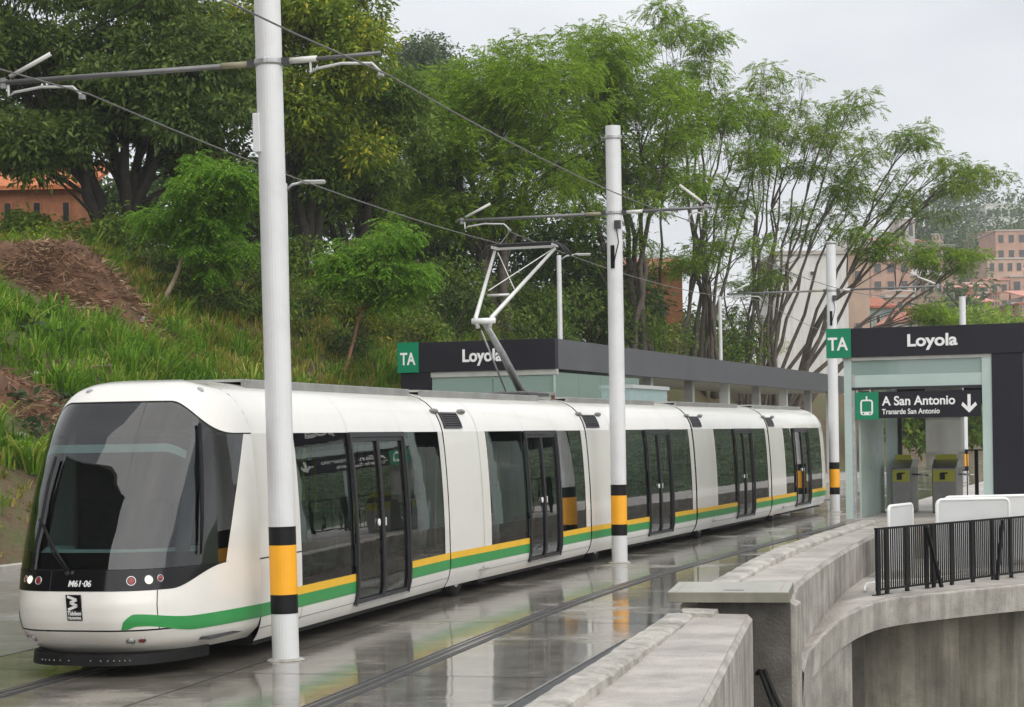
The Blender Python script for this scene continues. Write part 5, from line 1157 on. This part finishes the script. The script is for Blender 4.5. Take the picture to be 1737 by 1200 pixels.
# ================================================================== HOUSES AND THE FAR HILL
BRICK = mat('orange_brick', (.36, .15, .075), .85, var=.25, scale=3, bump=.4, bscale=30); BRICK2 = mat('pink_brick', (.42, .27, .21), .85, var=.2, scale=1); WALLW = mat('white_render', (.62, .61, .58), .8, var=.08, scale=.4, streak=.25); ROOFR = mat('red_roof_tile', (.34, .12, .07), .8, var=.3, scale=2); ROOFP = mat('salmon_roof', (.55, .25, .19), .7, var=.15); PANE = mat('dark_window_pane', (.03, .035, .04), .15, var=.3); CONCF = mat('far_concrete', (.40, .37, .34), .8, var=.15, scale=.3); TEAL = mat('teal_render', (.25, .38, .36), .7); TAN = mat('tan_render', (.42, .31, .24), .8, var=.15, scale=.5)
def house(name, label, px0, px1, pyt, pyb, y, depth, wall, roof=('flat', CONCF), nx=3, nz=2, rz=0, wsize=(.5, .5), sink=6, group='houses beyond the line', cat='house', winmat=None, skip=()):
    a = P(px0, pyb, y); b = P(px1, pyb, y); t0 = P((px0+px1)/2, pyt, y); w = b.x-a.x; h = t0.z-(a.z+b.z)/2; zb = (a.z+b.z)/2
    t = thing(name, label, cat, ((a.x+b.x)/2, y, zb), rz, group)
    MB().box(-w/2, w/2, 0, depth, -sink, h).build('wall', wall, t)
    if roof[0] == 'flat': MB().box(-w/2-.15, w/2+.15, -.15, depth+.15, h, h+.25).build('roof', roof[1], t)
    elif roof[0] == 'gable':
        m = MB(); e = .4; rh = roof[2]; m.v = [(-w/2-e, -e, h-.1), (w/2+e, -e, h-.1), (w/2+e, depth+e, h-.1), (-w/2-e, depth+e, h-.1), (0, -e, h+rh), (0, depth+e, h+rh)]; m.f = [(0, 1, 4), (2, 3, 5), (1, 2, 5, 4), (3, 0, 4, 5), (0, 3, 2, 1)]; m.build('roof', roof[1], t)
    elif roof[0] == 'shed':
        m = MB(); e = .4; rh = roof[2]; m.v = [(-w/2-e, -e, h-.05), (w/2+e, -e, h-.05), (w/2+e, depth+e, h+rh), (-w/2-e, depth+e, h+rh), (-w/2-e, -e, h+.12), (w/2+e, -e, h+.12), (w/2+e, depth+e, h+rh+.17), (-w/2-e, depth+e, h+rh+.17)]; m.f = [(0, 3, 2, 1), (4, 5, 6, 7), (0, 1, 5, 4), (1, 2, 6, 5), (2, 3, 7, 6), (3, 0, 4, 7)]; m.build('roof', roof[1], t)
    for i in range(nx):
        for k in range(nz):
            if (i, k) in skip: continue
            cx = -w/2+w*(i+.5)/nx; cz = h*(k+.5)/nz; ww = w/nx*wsize[0]/2; wh = h/nz*wsize[1]/2
            f = MB().box(cx-ww-.06, cx+ww+.06, -.06, .02, cz-wh-.06, cz+wh+.06).build('window', wall if winmat is None else winmat, t)
            MB().box(cx-ww, cx+ww, -.075, -.055, cz-wh, cz+wh).build('pane', PANE, f)
    return t
house('brick_house', 'orange brick house half hidden behind the trees by the hatch pole', 1005, 1160, 462, 640, 99, 7, BRICK, ('shed', ROOFR, 1.2), 2, 1, wsize=(.26, .42), skip=((0, 0),))
house('brick_house', 'orange tiled house half hidden behind the huge dark tree', -60, 138, 322, 400, 79, 5, BRICK, ('shed', mat('bright_orange_tile', (.48, .15, .05), .8, var=.25, scale=3), 1.6), 4, 1, wsize=(.2, .4))
house('white_building', 'large plain white building behind the leaning trees', 1321, 1442, 432, 690, 128, 10, WALLW, ('flat', CONCF), 3, 4, wsize=(.18, .1), skip=tuple((i, k) for i in range(3) for k in range(4) if (i, k) not in ((1, 3), (1, 1))), cat='building')
house('gabled_building', 'tan gabled building adjoining the large white building', 1440, 1478, 425, 690, 129.5, 8, TAN, ('gable', CONCF, 1.3), 1, 3, wsize=(.3, .2), cat='building')
house('small_house', 'small house with red roof and teal wall above the entrance fascia', 1468, 1512, 522, 575, 145, 6, TEAL, ('shed', ROOFR, 1.0), 3, 1, wsize=(.4, .45), winmat=WALLW)
house('small_house', 'salmon roofed house above the word on the entrance fascia', 1512, 1570, 545, 580, 140, 6, WALLW, ('gable', ROOFP, 1.1), 3, 1, wsize=(.4, .4))
house('brick_block', 'pink brick block stepping down behind the red roofed house', 1505, 1550, 505, 560, 170, 8, BRICK2, ('flat', CONCF), 3, 2)
house('long_white_block', 'long white block on the crest of the far hill', 1672, 1790, 347, 375, 430, 12, WALLW, ('flat', WALLW), 9, 1, wsize=(.7, .4), sink=12)
house('brick_block', 'tall pink brick block with three rows of windows on the far hill', 1690, 1760, 392, 470, 330, 12, BRICK2, ('flat', CONCF), 4, 3, sink=12)
house('brick_block', 'tan brick block stepping below the tall pink one', 1676, 1737, 440, 520, 300, 10, TAN, ('flat', CONCF), 4, 3, sink=12)
house('brick_block', 'salmon brick block lowest of the hillside steps', 1664, 1712, 476, 530, 280, 10, BRICK2, ('flat', ROOFP), 3, 2, sink=10)
house('brick_block', 'low rosy brick block with flat grey roof below the tan stepped block', 1715, 1780, 470, 530, 285, 10, BRICK2, ('flat', CONCF), 3, 2, sink=10)
house('hill_house', 'pale house among trees halfway up the far hill', 1560, 1600, 418, 445, 340, 9, TAN, ('flat', CONCF), 3, 1, sink=10)
house('hill_house', 'tan house under the drooping branch on the far hill', 1580, 1625, 440, 470, 310, 9, TAN, ('flat', CONCF), 3, 1, sink=10)
house('hill_house', 'white topped house seen between the leaning stems', 1525, 1552, 372, 410, 360, 9, CONCF, ('flat', WALLW), 2, 1, sink=14)
house('hill_house', 'low brick house with pale roof beside the gabled building', 1478, 1545, 440, 500, 220, 9, BRICK2, ('shed', CONCF, 1.5), 3, 2, sink=12)
house('hill_house', 'grey roofed house behind the leaning stems', 1545, 1600, 468, 505, 240, 9, TAN, ('shed', CONCF, 1.5), 4, 1, sink=12)
r = random.Random(5)
for i in range(46):
    px = r.uniform(1478, 1735); py = r.uniform(400, 540); w = r.uniform(13, 28); hh = r.uniform(12, 22); y = lerp(400, 235, (py-400)/140)
    house('hill_house', f"small {('pink', 'tan', 'rosy', 'grey')[i % 4]} house with {('flat grey', 'sloped salmon', 'flat red')[i % 3]} roof packed on the far hillside", px, px+w, py-hh, py, y, 8, (BRICK2, TAN, BRICK2, CONCF)[i % 4], (('flat', CONCF), ('shed', ROOFP, 1.2), ('flat', ROOFR))[i % 3], 3, 2, sink=14, group='small houses packed on the far hillside')
def far_h(x, y): return -8+itp(y, ((130, 0), (240, 14), (330, 26), (380, 42), (430, 58), (520, 62), (900, 60)))*ss((x/max(y, 1)-.07)/.21)
m = MB(); m.grid([[(x, y, far_h(x, y)+1.2*vnoise(x*.08, y*.08)) for x in np.arange(10, 700, 12)] for y in np.arange(130, 900, 14)])
tag(m.build('far_hill', mat('far_hill_green', (.07, .10, .045), .9, var=.35, scale=.08), smooth=True), kind='structure')
r = random.Random(77); C = []
while len(C) < 620:
    y = r.uniform(170, 520); x = y*r.uniform(.13, .8); n = vnoise(x*.06, y*.05)
    if n < -.25 or x > 420 or (y < 330 and .17 < x/y < .3): continue
    C.append((x, y, far_h(x, y)+r.uniform(1, 5), r.uniform(2.6, 4.8)))
for px, py, rad, n in ((1590, 400, 45, 18), (1620, 440, 40, 8), (1690, 335, 60, 10), (1600, 500, 50, 9), (1590, 350, 30, 8)):
    for k in range(n):
        p = P(px+r.uniform(-rad, rad), py+r.uniform(-rad*.6, rad*.6), {400: 380, 440: 360, 335: 440, 500: 240, 560: 190, 350: 420}[py] if py in (400, 440, 335, 500, 560, 350) else 300); C.append((p.x, p.y, p.z, r.uniform(2.4, 4.2)*p.y/340))
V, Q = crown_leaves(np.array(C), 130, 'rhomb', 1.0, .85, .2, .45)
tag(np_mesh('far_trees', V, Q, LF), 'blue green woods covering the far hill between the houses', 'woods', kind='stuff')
C = px_clumps([(1690, 560, 50, 12, 9), (1600, 568, 50, 12, 7), ], 150, 6, 2.2, 44)
C = np.concatenate([C, px_clumps([(1610, 700, 70, 40, 20), (1560, 700, 50, 40, 12), (1660, 690, 40, 40, 10)], 112, 3, 1.5, 45)])
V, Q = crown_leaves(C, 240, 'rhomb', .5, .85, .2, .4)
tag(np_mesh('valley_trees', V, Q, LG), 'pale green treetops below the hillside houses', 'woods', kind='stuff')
# apartment tower across the road, mirrored in the windscreen
TB = thing('apartment_tower', 'dark brick apartment tower mirrored in the tram windscreen', 'building', (-28, 0, 0), .77); DBR = mat('dark_brick', (.07, .055, .045), .8, var=.3, scale=1)
MB().box(-7, 7, -11, 16, -1, 31).build('wall', DBR, TB); MB().box(-7.4, 7.4, -11.4, 16.4, 31, 31.5).build('roof', CONCF, TB)
for k in range(8):
    for i in range(6): MB().box(7.0, 7.06, -9+i*4, -6.8+i*4, 1.5+k*3.2, 3.1+k*3.2).build('window', PANE, TB)
# haze ---------------------------------------------------------------
m = MB(); m.box(-160, 760, -60, 920, -8.5, 95); hz = tag(m.build('haze', None), kind='stuff')
hm = bpy.data.materials.new('pale_haze'); hm.use_nodes = True; N = hm.node_tree.nodes; N.clear(); o = N.new('ShaderNodeOutputMaterial'); pv = N.new('ShaderNodeVolumePrincipled')
pv.inputs['Color'].default_value = (.93, .95, 1, 1); pv.inputs['Density'].default_value = .0003; hm.node_tree.links.new(pv.outputs[0], o.inputs['Volume']); hz.data.materials.append(hm)
sc.cycles.volume_bounces = 1
bpy.context.view_layer.update()
